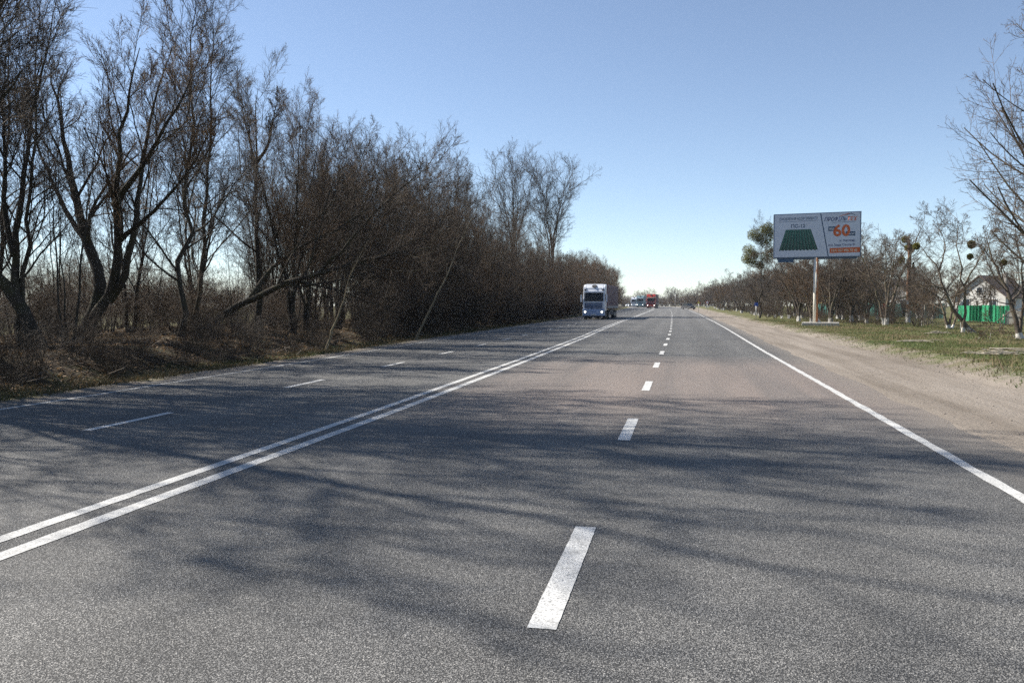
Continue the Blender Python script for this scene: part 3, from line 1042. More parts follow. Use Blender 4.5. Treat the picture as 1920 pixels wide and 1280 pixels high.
bespoke_at('multi_fruit', 49, 1780, [
    [(1779, 622, 0), (1770, 590, 0), (1762, 560, .3), (1740, 535, .6), (1722, 525, .8)],
    [(1781, 622, 0), (1784, 590, -.2), (1790, 560, -.4), (1800, 530, -.6), (1805, 505, -.8)],
    [(1783, 622, 0), (1795, 585, .3), (1800, 560, .6), (1788, 520, 1.0)],
    [(1770, 590, 0), (1748, 578, -.4), (1726, 572, -.9), (1708, 578, -1.2)],
], [.10, .09, .08, .04], 53, LV_FR, 'low three-stemmed fruit tree beside the leaning fruit tree', bark='bark_fruit', twig='twig_brown', tree_name='fruit_tree', P0=12, wig0=.08)
x, y = left_of(2040, 26)
place_tree(PR['edge_tree'], 'bare_tree', x, y, 1.0, 1.0, 'large bare tree reaching fine twigs in from right edge', sz=1.16)
# tree full of mistletoe behind the billboard
x, y = left_of(1424, 92)
mt = place_tree(PR['thicket_c'], 'bare_tree', x, y, .80, .3, 'tall tree full of green mistletoe behind the billboard')
for i, q in enumerate(((1404, 470, 14), (1412, 440, 12), (1430, 434, 13), (1441, 428, 12), (1436, 452, 13), (1410, 492, 12), (1438, 482, 14), (1400, 485, 11), (1422, 448, 11), (1446, 470, 14), (1446, 440, 12), (1415, 478, 9), (1425, 497, 9))):
    clump_px(mt, q[0], q[1], 92, q[2], 80 + i)
# topped straight trunk with clumps, whitewashed foot, a small board on it
x, y = left_of(1703, 66)
z = tz(x, y)
lt = empty('topped_tree', (x, y, z - .1))
tag(lt, 'straight limbless brown trunk with whitewashed foot and green clumps on top', 'tree')
M['bark_pole'] = mat_bark('bark_topped', (0.09, 0.052, 0.035), (0.20, 0.12, 0.08), white=1.15)
pol = np.array([[(0, 0, 0), (.02, 0, 1.5), (-.02, .02, 3.2), (.03, 0, 5.0), (-.05, 0, 6.7)]])
V, F = tubes(pol, np.array([[.20, .165, .15, .14, .11]]), 12)
obj('trunk', mesh_np('trunk', V, F, [M['bark_pole']], smooth_shade=True), lt)
tw = [walk(np.array([[0, 0, h]]), norm(np.array([[math.cos(a), math.sin(a), .5]])), np.array([1.0]), 5, .15, .1, g)[0] for h, a in ((4.2, 3.3), (4.9, 2.9), (5.3, .2), (5.8, 3.0), (6.2, .5), (6.5, 1.8), (4.6, .1))]
p2, r2, l2 = sprout(np.array(tw), np.full((7, 5), .03), np.full(7, 1.2), 14, .1, 1, .7, .2, .5, .3, 3, .15, .05, .5, .006, g)
V, F, mi = join([tubes(np.array(tw), np.full((7, 5), .025), 4) + (0,), tubes(p2, r2, 3) + (0,)])
obj('crown', mesh_np('crown', V, F, [M['twig_brown']]), lt)
for i, q in enumerate(((1697, 449, 7), (1704, 464, 8), (1690, 487, 6), (1709, 468, 5))):
    clump_px(lt, q[0], q[1], 66, q[2], 100 + i)
M['placard'] = plain('placard_white', (0.62, 0.62, 0.60), .5)
box('placard', lt, M['placard'], -.19, -.03, -.20, -.17, 1.55, 1.85, .004)

GF = 'whitewashed fruit trees along the right verge'
GR = np.random.default_rng(77)


def fruit(x, y, s, label, kind=None):
    kd = kind or ('fruit_a', 'fruit_b', 'fruit_c')[GR.integers(0, 3)]
    return place_tree(PR[kd], 'fruit_tree', x, y, s, GR.random() * 6.28, label, GF, sz=s * (.9 + .25 * GR.random()))


ORD = ['first', 'second', 'third', 'fourth', 'fifth', 'sixth', 'seventh', 'eighth', 'ninth', 'tenth', 'eleventh', 'twelfth']
COUNT = {}
y = 62.0
while y < 260:
    for qa, qb, pr in ((6.6, 8.6, 1), (10, 13, 1), (14, 19, .8), (19, 24, .6)):
        if GR.random() > pr or (y > 150 and qa > 11) or (y < 92 and qa > 13):
            continue
        yy = y + GR.normal() * 1.4
        o = qa + (qb - qa) * GR.random()
        xx = float(X_RIGHT(yy)) + o
        lab = ('whitewashed fruit tree in the row nearest the road, beyond the billboard' if qa < 8 else
               'whitewashed fruit tree standing deeper in the orchard on the right' if qa < 14 else 'bare garden tree in front of the fences and houses')
        k = COUNT[qa] = COUNT.get(qa, -1) + 1
        if k < 12:
            lab = ORD[k] + (' whitewashed fruit tree from the billboard in the roadside row' if qa < 8 else ' whitewashed fruit tree from the camera in the second orchard row' if qa < 14 else ' bare garden tree from the camera in the row before the fences' if qa < 18 else ' bare tree from the camera close along the garden fences')
        bx, by = left_of(1529, 57)
        if math.hypot(xx - bx, yy - by) < 4:
            continue
        fruit(xx, yy, .82 + .35 * GR.random(), lab)
    y += 5.2 if y < 150 else 7.5
for px, d, s, lab in ((1560, 66, .8, 'whitewashed fruit tree just right of the billboard post'), (1612, 74, .9, 'two-limbed whitewashed fruit tree left of the red gate'), (1646, 78, .85, 'whitewashed fruit tree right beside the red gate'),
                      (1672, 70, .85, 'whitewashed fruit tree left of the topped trunk'), (1750, 82, 1.0, 'bare fruit tree in front of the dark fence'), (1842, 84, .95, 'bare fruit tree hiding part of the white gabled house')):
    x, y = left_of(px, d)
    fruit(x, y, s, lab)
for px, d, s, lab in ((1745, 105, .62, 'tall garden tree behind the dark fence'), (1860, 100, .60, 'tall garden tree behind the bright green fence'), (1900, 85, .62, 'tall garden tree behind the cream gate'), (1620, 125, .62, 'tall garden tree between the yellow and the white house'), (1690, 120, .6, 'tall garden tree behind the topped trunk')):
    x, y = left_of(px, d)
    place_tree(PR['thicket_b' if px % 2 else 'thicket_c'], 'bare_tree', x, y, s, px * .7, lab)


# staked saplings on the grass
M['stake'] = plain('stake_wood', (0.42, 0.37, 0.29), .8, var=.2)
M['branch_pale'] = plain('cut_branch', (0.36, 0.32, 0.25), .85, var=.25, scale=8)


def staked(px, d, h, label):
    x, y = left_of(px, d)
    e = empty('staked_sapling', (x, y, tz(x, y) - .05))
    tag(e, label, 'sapling', 'staked saplings on the grass')
    tk = stem_poly([(0, 0, 0), (.03, .02, h * .6), (0, 0, h * 1.5)], 6, .05, GR)[0][None]
    V, F = tubes(tk, np.linspace(.022, .008, 6)[None], 5)
    obj('trunk', mesh_np('trunk', V, F, [M['bark_white']], smooth_shade=True), e)
    c1 = sprout(tk, np.full((1, 6), .012), np.array([h]), 9, .5, 1, .6, .2, .45, .4, 4, .1, .1, .6, .005, GR)
    V, F = tubes(c1[0], c1[1], 3)
    obj('crown', mesh_np('crown', V, F, [M['twig_brown']]), e)
    cyl('stake', e, M['stake'], (.14, 0, 0), (.16, .02, h), .025, .02, 7)
    return e


staked(1713, 58, 1.0, 'staked sapling left of the other, before the dark fence')
staked(1729, 55, 1.5, 'taller pale staked sapling between topped trunk and three-stemmed tree')
staked(1737, 60, 1.3, 'staked sapling just left of the three-stemmed fruit tree')
staked(1745, 62, .7, 'shortest staked sapling near the three-stemmed fruit tree')
staked(1802, 47, .7, 'small staked sapling at foot of the leaning fruit tree')
staked(1876, 45, .95, 'whitewashed staked sapling in front of the green fence')


def branch_pile(px, py, n, spread, L, label):
    p = at_px(px, py, 10)
    dirv = p - Vector((0, 0, CAMH))
    t = (0.22 - CAMH) / dirv.z
    x, y = dirv.x * t, dirv.y * t
    z = tz(x, y)
    pol = []
    for i in range(n):
        a = GR.normal() * .35 + .1
        c = np.array([GR.normal() * spread, GR.normal() * spread * .5, .03 + .05 * GR.random() * (i % 4)])
        dd = np.array([math.cos(a), math.sin(a), 0]) * L * (.4 + .6 * GR.random()) / 2
        pol.append(np.stack([c - dd, c + GR.normal(size=3) * .03 + [0, 0, .03], c + dd]))
    V, F = tubes(np.array(pol), np.full((n, 3), .014) * (0.6 + .8 * GR.random((n, 1))), 4)
    o = obj('cut_branches', mesh_np('cut_branches', V, F, [M['branch_pale']]), None, (x, y, z + .02))
    tag(o, label, 'branches')


branch_pile(1878, 664, 26, .3, 1.0, 'pile of pale cut branches on grass at right edge')
branch_pile(1760, 627, 8, .3, 1.0, 'few pale cut branches lying before the three-stemmed tree')
branch_pile(1735, 640, 6, .3, .9, 'thin scatter of cut branches on the open grass')

# ------------------------------------------------------------------ billboard
M['board_white'] = plain('board_vinyl', (0.49, 0.53, 0.61), .55, var=.04, scale=.6, dirt=(.33, .36, .43), dirt_amt=.25)
M['board_frame'] = plain('board_frame_blue', (0.06, 0.10, 0.17), .5, var=.2)
M['board_side'] = plain('board_side_cream', (0.62, 0.57, 0.45), .6, var=.15, dirt=(.25, .2, .13))
M['navy'] = plain('print_navy', (0.018, 0.035, 0.13), .6, var=.05)
M['slate'] = plain('print_slate', (0.03, 0.075, 0.14), .6, var=.05)
M['orange'] = plain('print_orange', (0.50, 0.10, 0.02), .6, var=.05)
M['print_white'] = plain('print_white', (0.66, 0.66, 0.68), .6, var=.03)
M['concrete'] = plain('concrete_pale', (0.42, 0.40, 0.36), .9, var=.2, scale=5, dirt=(.2, .18, .14), bmp=.5)


def mat_sheet_print():
    m, nt, b = new_mat('print_green_sheet')
    tc = nd(nt, 'UVMap').outputs[0]
    sep = nd(nt, 'SeparateXYZ')
    nt.links.new(tc, sep.inputs[0])
    s = math_n(nt, 'FRACT', math_n(nt, 'MULTIPLY', sep.outputs[0], 11.0))
    c = ramp(nt, s, [(0.0, (0.012, 0.055, 0.045)), (.30, (0.016, 0.075, 0.058)), (.36, (0.03, 0.13, 0.10)), (.62, (0.022, 0.105, 0.082)), (.70, (0.008, 0.035, 0.03)), (1.0, (0.012, 0.055, 0.045))])
    c = mixc(nt, 1.0, c, ramp(nt, sep.outputs[1], [(0, (.75, .75, .7)), (1, (1.25, 1.3, 1.3))]), 'MULTIPLY')
    nt.links.new(c, b.inputs['Base Color'])
    b.inputs['Roughness'].default_value = .5
    return m


def mat_post():
    m, nt, b = new_mat('post_rusty_white')
    tc = nd(nt, 'TexCoord').outputs['Object']
    sep = nd(nt, 'SeparateXYZ')
    nt.links.new(tc, sep.inputs[0])
    mp = nd(nt, 'Mapping')
    mp.inputs['Scale'].default_value = (3, 3, .7)
    nt.links.new(tc, mp.inputs['Vector'])
    n = tex_noise(nt, mp.outputs[0], 2.2, 6, .7)
    f = maprange(nt, math_n(nt, 'ADD', math_n(nt, 'MULTIPLY', sep.outputs[0], 3.2), math_n(nt, 'MULTIPLY', math_n(nt, 'SUBTRACT', n, .5), 1.6)), -.01, .13, 0, 1)
    rust = ramp(nt, tex_noise(nt, tc, 7, 5), [(.3, (.24, .085, .03)), (.7, (.44, .19, .08))])
    c = mixc(nt, f, (.70, .67, .58), rust)
    nt.links.new(c, b.inputs['Base Color'])
    b.inputs['Roughness'].default_value = .8
    return m


def bill():
    x, y = left_of(1529, 57)
    z = tz(x, y)
    e = empty('billboard', (x, y, z), R(-10))
    tag(e, 'large white advertising billboard with green sheet picture on a rusty post', 'billboard')
    post = cyl('post', e, mat_post(), (0, .2, .15), (0, .2, 4.9), .165, .155, 24)
    for s in (-1, 1):
        prism('brace', e, M['bark_pole'], [(0, .2), (s * (.38 + .04 * s), .2), (0, .68 + .07 * s)], .18, .22, axis='Y')
    box('base_slab', e, M['concrete'], -.85, 1.55, -.75, 1.1, -.15, .22, .03)
    zb, zt, hw = 4.86 - z, 7.93 - z, 2.82
    fr = box('frame', e, M['board_frame'], -hw, hw, .03, .36, zb, zt, .01)
    box('side_panel', e, M['board_side'], -hw - .03, -hw - .003, .04, .35, zb + .03, zt - .03)
    panel = box('panel', e, M['board_white'], -hw + .06, hw - .06, .005, .028, zb + .07, zt - .06)
    box('back_panel', e, M['board_white'], -hw + .06, hw - .06, .362, .38, zb + .07, zt - .06)
    box('under_plate', e, M['slate'], -hw + .3, -hw + 1.35, .06, .10, zb - .28, zb - .03)
    box('cross_beam', e, M['board_frame'], -2.6, 2.6, .14, .26, zb - .10, zb - .002)
    W, H = 2 * hw - .12, zt - zb - .13
    x0, z0 = -hw + .06, zb + .07

    def P(u, v):                                     # u, v: share of the panel's width and height
        return x0 + u * W, z0 + v * H

    def flat(name, pts, mat, lift=.004, uv=None):
        me = bpy.data.meshes.new(name)
        vs = [(P(u, v)[0], .005 - lift, P(u, v)[1]) for u, v in pts]
        me.from_pydata(vs, [], [list(range(len(vs)))])
        me.materials.append(mat)
        if uv:
            l = me.uv_layers.new(name='UVMap')
            for i, q in enumerate(uv):
                l.data[i].uv = q
        return obj(name, me, panel)

    def text(s, u, v, h, mat, width=None, shear=0, bold=.0, align='LEFT', lift=.005):
        c = bpy.data.curves.new('lettering', 'FONT')
        c.body = s
        c.size = h * H
        c.shear = shear
        c.offset = bold * h * H
        c.align_x = align
        c.resolution_u = 3
        t = bpy.data.objects.new('t', c)
        COL.objects.link(t)
        bpy.context.view_layer.update()
        me = bpy.data.meshes.new_from_object(t.evaluated_get(bpy.context.evaluated_depsgraph_get()))
        bpy.data.objects.remove(t)
        me.name = 'lettering'
        me.materials.clear()
        me.materials.append(mat)
        co = np.zeros(len(me.vertices) * 3)
        me.vertices.foreach_get('co', co)
        co = co.reshape(-1, 3)
        if width:
            co[:, 0] *= width * W / max(1e-4, np.ptp(co[:, 0]))
        px, pz = P(u, v)
        me.vertices.foreach_set('co', np.stack([co[:, 0] + px, np.full(len(co), .005 - lift), co[:, 1] + pz], -1).ravel())
        me.update()
        return obj('lettering', me, panel)
    text('ОНОВЛЕННЯ АСОРТИМЕНТУ', .055, .865, .085, M['slate'], .455, bold=.014)
    flat('underline', [(.045, .825), (.515, .835), (.515, .842), (.045, .832)], M['slate'])
    text('ПС-12', .195, .685, .115, M['slate'], .165, bold=.02)
    # picture of a green profiled sheet: trapezoid with a scalloped lower edge
    m = mat_sheet_print()
    lo = [(.055 + .465 * i / 44, .155 + (.012 if (i // 2) % 2 else -.004)) for i in range(45)]
    pts = [(.135, .645), (.430, .645)] + lo[::-1]
    uv = [(0, 1), (1, 1)] + [(i / 44, 0) for i in range(45)][::-1]
    rows = 14                                         # as a grid, so that the stripes follow the perspective
    V, F, UV = [], [], []
    for r in range(rows + 1):
        t = r / rows
        for i in range(45):
            a = i / 44
            top = (.135 + .295 * a, .645)
            q = (lo[i][0] * (1 - t) + top[0] * t, lo[i][1] * (1 - t) + top[1] * t)
            V.append((P(*q)[0], .001, P(*q)[1]))
            UV.append((a, t))
    for r in range(rows):
        for i in range(44):
            k = r * 45 + i
            F.append((k, k + 1, k + 46, k + 45))
    me = bpy.data.meshes.new('sheet_picture')
    me.from_pydata(V, [], F)
    me.materials.append(m)
    l = me.uv_layers.new(name='UVMap')
    for lp in me.loops:
        l.data[lp.index].uv = UV[lp.vertex_index]
    obj('sheet_picture', me, panel)
    flat('divider', [(.538, 1.0), (.550, 1.0), (.645, .0), (.633, .0)], M['slate'])
    text('ПРОФІЛЬ', .585, .815, .125, M['navy'], .255, shear=.25, bold=.018)
    text('ТЕХ', .843, .815, .125, M['orange'], .115, shear=.25, bold=.018)
    flat('tagline', [(.68, .775), (.95, .785), (.95, .793), (.68, .783)], M['slate'])
    flat('roof_logo', [(.755, .925), (.87, .985), (.875, .972), (.78, .925)], M['orange'])
    flat('roof_logo', [(.815, .93), (.895, .985), (.955, .925), (.945, .925), (.895, .968), (.83, .93)], M['slate'], .006)
    flat('price_box', [(.635, .585), (.72, .585), (.72, .69), (.635, .69)], M['slate'])
    text('від', .645, .615, .075, M['print_white'], .055, bold=.01, lift=.008)
    flat('price_box', [(.835, .465), (.945, .465), (.945, .565), (.835, .565)], M['slate'])
    text('грн/м²', .85, .49, .07, M['print_white'], .085, bold=.01, lift=.008)
    text('60', .69, .47, .36, M['orange'], .195, bold=.03, lift=.010)
    text('м. Житомир', .945, .335, .075, M['navy'], .175, bold=.012, align='RIGHT')
    text('вул. Івана Сльоти 49', .945, .235, .075, M['navy'], .305, bold=.012, align='RIGHT')
    flat('phone_bar', [(.655, .075), (1.0, .085), (1.0, .20), (.655, .19)], M['orange'])
    text('тел: 067 496 70 40', .67, .105, .085, M['board_side'], .30, bold=.012, lift=.008)


bill()

# ------------------------------------------------------------------ fences, gates, houses
M['fence_green'] = plain('fence_green', (0.03, 0.27, 0.13), .5, var=.15, dirt=(.06, .18, .11))
M['fence_dark'] = plain('fence_dark', (0.03, 0.075, 0.07), .6, var=.25)
M['fence_teal'] = plain('fence_teal', (0.05, 0.17, 0.15), .6, var=.2)
M['fence_post'] = plain('fence_post', (0.10, 0.10, 0.095), .6)
M['red'] = plain('gate_red', (0.42, 0.045, 0.02), .5, var=.1)
M['cream'] = plain('gate_cream', (0.62, 0.55, 0.45), .6, var=.08)
M['wall_white'] = plain('wall_white', (0.56, 0.55, 0.52), .8, var=.06, dirt=(.5, .48, .42))
M['wall_yellow'] = plain('wall_yellow', (0.66, 0.50, 0.22), .8, var=.08)
M['wall_brick'] = plain('wall_brick', (0.40, 0.37, 0.33), .8, var=.2, scale=6)
M['roof'] = plain('roof_brown', (0.11, 0.075, 0.06), .8, var=.25, scale=4)
M['roof_grey'] = plain('roof_grey', (0.17, 0.17, 0.17), .8, var=.2, scale=4)
M['pane'] = plain('window_pane', (0.03, 0.04, 0.05), .15, var=.1)
M['wood_white'] = plain('window_frame', (0.7, 0.7, 0.68), .5, var=.05)


def fence(px0, d0, px1, d1, h, n, mat, label, group=None):
    ax, ay = left_of(px0, d0)
    bx, by = left_of(px1, d1)
    L = math.hypot(bx - ax, by - ay)
    e = empty('fence', (ax, ay, min(tz(ax, ay), tz(bx, by)) + .05), math.atan2(by - ay, bx - ax))
    tag(e, label, 'fence', group)
    w = L / n
    def pan():
        bm = bmesh.new()
        m = 14
        a = [bm.verts.new((.05 + (w - .1) * i / m, .015 * (1 if (i // 2) % 2 else -1), .06)) for i in range(m + 1)]
        b = [bm.verts.new((v.co.x, v.co.y, h)) for v in a]
        for i in range(m):
            bm.faces.new((a[i], a[i + 1], b[i + 1], b[i]))
        bmesh.ops.solidify(bm, geom=bm.faces[:], thickness=.004)
        me = bpy.data.meshes.new('panel')
        bm.to_mesh(me)
        bm.free()
        me.materials.append(mat)
        return me
    pm = pan()
    rail = None
    for i in range(n):
        o = obj('panel', pm, e, (w * i, 0, .02 * ((i * 7) % 3)))
    for i in range(n + 1):
        box('post', e, M['fence_post'], w * i - .03, w * i + .03, .03, .09, -.4, h + .06)
    for zz in (.35, h - .3):
        box('rail', e, M['fence_post'], .04, L - .04, .022, .028 + .002, zz, zz + .05)
    return e


fence(1797, 72, 1893, 60, 1.35, 4, M['fence_green'], 'bright green sheet metal fence behind the leaning fruit tree')
fence(1920, 57, 2010, 50, 1.5, 4, M['fence_teal'], 'blue-green fence right of the cream gate')
fence(1734, 86, 1772, 80, 1.5, 2, M['fence_dark'], 'dark grey-green fence behind the three-stemmed fruit tree')
fence(1606, 104, 1650, 97, 1.6, 3, M['fence_teal'], 'teal fence left of the red gate')
fence(1664, 95, 1722, 88, 1.5, 4, M['fence_dark'], 'dark fence right of the red gate')
fence(1528, 116, 1566, 108, 1.6, 3, M['fence_teal'], 'pale teal fence below the yellow house')


def gate(px, d, w, h, mat, label, name='gate'):
    x, y = left_of(px, d)
    e = empty(name, (x, y, tz(x, y)), R(-18))
    tag(e, label, 'gate')
    box('leaf', e, mat, -w / 2, w / 2, -.02, .02, .08, h, .006)
    for s in (-1, 1):
        box('post', e, M['fence_post'], s * (w / 2 + .05) - .04, s * (w / 2 + .05) + .04, -.04, .04, -.3, h + .08)
    box('rail', e, M['fence_post'], -w / 2 + .02, w / 2 - .02, -.032, -.0225, h * .55, h * .55 + .05)
    cyl('handle', e, M['fence_post'], (w * .38, -.02, h * .5), (w * .38, -.07, h * .5), .015, seg=8)


gate(1656, 94, .85, 1.55, M['red'], 'small red metal garden gate among whitewashed trees', 'garden_gate')
gate(1902, 58, .9, 1.0, M['cream'], 'cream garden gate right of the bright green fence', 'garden_gate')


def house(px, d, rz, w, l, hw, hr, wall, roofm, label):
    """gable end faces local -Y"""
    x, y = left_of(px, d)
    z = tz(x, y)
    e = empty('house', (x, y, z), rz)
    tag(e, label, 'house')
    box('wall', e, wall, -w / 2, w / 2, 0, l, -.3, hw)
    prism('gable', e, wall, [(-w / 2, hw + .002), (w / 2, hw + .002), (0, hw + hr)], .003, l - .003, axis='Y')
    t = .14
    ov = .35
    k = hr / (w / 2)
    rf = None
    for s in (-1, 1):
        a = (s * (w / 2 + ov), hw - k * ov + .03)
        b = (0.0, hw + hr + .03)
        rf = prism('roof', e, roofm, [a, b, (b[0], b[1] + t), (a[0], a[1] + t)] if s < 0 else [b, a, (a[0], a[1] + t), (b[0] + .001, b[1] + t)], -ov, l + ov, axis='Y')
    ch = box('chimney', rf, M['wall_brick'], w * .16, w * .16 + .5, l * .5, l * .5 + .5, hw + hr * .4, hw + hr + .5)
    for u in (-.26, .26):
        f = box('window', e, M['wood_white'], w * u - .5, w * u + .5, -.06, -.002, 1.0, 2.2)
        box('pane', f, M['pane'], w * u - .42, w * u - .03, -.075, -.062, 1.08, 2.12)
        box('pane', f, M['pane'], w * u + .03, w * u + .42, -.075, -.062, 1.08, 2.12)
    f = box('window', e, M['wood_white'], -.4, .4, -.06, -.002, hw + .4, hw + 1.2)
    box('pane', f, M['pane'], -.33, .33, -.075, -.062, hw + .47, hw + 1.13)


house(1836, 108, R(-42), 6.4, 8, 2.5, 2.6, M['wall_white'], M['roof'], 'white gabled house with brown roof behind the bright green fence')
house(1674, 130, R(-30), 6.0, 8, 2.7, 2.6, M['wall_white'], M['roof_grey'], 'white house seen through trees behind the topped trunk')
house(1546, 128, R(-42), 5.6, 7, 2.2, 2.5, M['wall_yellow'], M['roof'], 'yellow gabled house just right of the billboard post')


# conifers in the gardens
def conifer(px, d, h, w, label, name='conifer', mat='conifer'):
    x, y = left_of(px, d)
    e = empty(name, (x, y, tz(x, y) - .1))
    tag(e, label, 'tree')
    cyl('trunk', e, M['bark'], (0, 0, 0), (0, 0, h * .9), .14, .02, 8)
    n = 5200
    t = GR.random(n) ** .8
    a = GR.random(n) * 6.28
    lay = 0.75 + .25 * np.sin(t * 44)
    rr = w * (1 - t) ** .85 * lay * (.35 + .65 * GR.random(n) ** .5) * (1 + .25 * np.sin(a * 5 + t * 20))
    pos = np.stack([rr * np.cos(a), rr * np.sin(a), .4 + t * (h - .4) - .18 * rr], -1)
    V, F = leaf_quads(pos, .13, GR, .5)
    obj('crown', mesh_np('crown', V, F, [M[mat]], attrs={'rnd': np.repeat(GR.random(n), 4)}), e)


conifer(1711, 112, 7.2, 1.5, 'dark narrow conifer behind the topped trunk')
conifer(1588, 118, 6.2, 1.9, 'dark spreading conifer right of the yellow house')
conifer(1642, 112, 4.0, 2.0, 'olive evergreen above the teal fence left of red gate', mat='mistle')

# ------------------------------------------------------------------ signs and lamp
M['sign_blue'] = plain('sign_blue', (0.03, 0.08, 0.36), .4, var=.05)
M['sign_yellow'] = plain('sign_yellow', (0.55, 0.55, 0.12), .5, var=.05)
M['sign_red'] = plain('sign_red', (0.45, 0.04, 0.03), .5, var=.05)
M['metal'] = plain('galvanised', (0.45, 0.45, 0.44), .5, .6, var=.1)


def sign(px, d, h, r, n, mat, label, rot=0.0, inner=None):
    x, y = left_of(px, d)
    e = empty('road_sign', (x, y, tz(x, y)), R(4))
    tag(e, label, 'road sign')
    cyl('post', e, M['metal'], (0, .05, -.3), (0, .05, h + r * .6), .04, seg=10)
    def disc(name, rad, y0, y1, m):
        prism(name, e, m, [(rad * math.cos(rot + 6.2832 * i / n), h + rad * math.sin(rot + 6.2832 * i / n)) for i in range(n)], y0, y1, axis='Y')
    disc('plate', r, -.02, .0, mat)
    if inner:
        disc('emblem', r * .72, -.028, -.023, inner)
    return e


sign(1418, 84, 1.55, .27, 4, M['sign_blue'], 'small blue square road sign on a post left of the billboard', R(45))
sign(1310, 152, 1.9, .45, 3, M['sign_red'], 'yellow triangular warning sign far along the right verge', R(90), M['sign_yellow'])
sign(1326, 158, 1.9, .32, 24, M['sign_red'], 'round red and white road sign among far verge shrubs', 0, M['print_white'])
x, y = left_of(1266, 262)
e = tag(empty('street_lamp', (x, y, tz(x, y))), 'lone street lamp far away beside the road bend', 'street lamp')
cyl('pole', e, M['metal'], (0, 0, -.3), (0, 0, 4.9), .07, .05, 10)
cyl('arm', e, M['metal'], (0, 0, 4.9), (-.7, 0, 5.15), .04, .035, 8)
prism('lamp_head', e, M['metal'], [(-1.15, 5.12), (-.65, 5.10), (-.65, 5.24), (-1.1, 5.2)], -.12, .12, .01, axis='Y')

# ------------------------------------------------------------------ vehicles
M['tyre'] = plain('tyre_rubber', (0.02, 0.02, 0.021), .85)
M['rim'] = plain('rim_steel', (0.35, 0.35, 0.36), .4, .7)
M['chassis'] = plain('chassis_black', (0.03, 0.03, 0.033), .7)
M['glass'] = plain('windscreen_glass', (0.012, 0.018, 0.026), .06, var=.05)
M['truck_white'] = plain('truck_white', (0.66, 0.69, 0.74), .3, var=.04, dirt=(.4, .42, .45), dirt_amt=.25)
M['truck_blue'] = plain('truck_bluegrey', (0.28, 0.38, 0.58), .35, var=.08, dirt=(.2, .24, .3))
M['truck_red'] = plain('truck_red', (0.42, 0.035, 0.02), .35, var=.08)
M['truck_teal'] = plain('truck_teal', (0.20, 0.30, 0.32), .4, var=.08)
M['tarp_maroon'] = plain('trailer_tarp_maroon', (0.15, 0.075, 0.085), .65, var=.15)
M['tarp_orange'] = plain('trailer_tarp_orange', (0.55, 0.22, 0.12), .6, var=.12)
M['tarp_grey'] = plain('trailer_tarp_grey', (0.22, 0.27, 0.29), .6, var=.12)
M['grille'] = plain('grille_dark', (0.03, 0.045, 0.085), .5)
M['headlight'] = mat_glow('headlight_lit', (1.0, .97, .9), 3.0)
M['plate'] = plain('number_plate', (0.6, 0.6, 0.55), .5)


def wheel(parent, x, y, r, w):
    o = cyl('wheel', parent, M['tyre'], (x - w / 2, y, r), (x + w / 2, y, r), r, seg=24)
    s = 1 if x > 0 else -1
    cyl('rim', o, M['rim'], (x + s * (w / 2 - .02), y, r), (x + s * (w / 2 + .012), y, r), r * .56, r * .5, seg=18)


def road_dir(y):
    dx = float(X_DBL(y + 6) - X_DBL(y - 6)) / 12
    return -math.atan(dx)


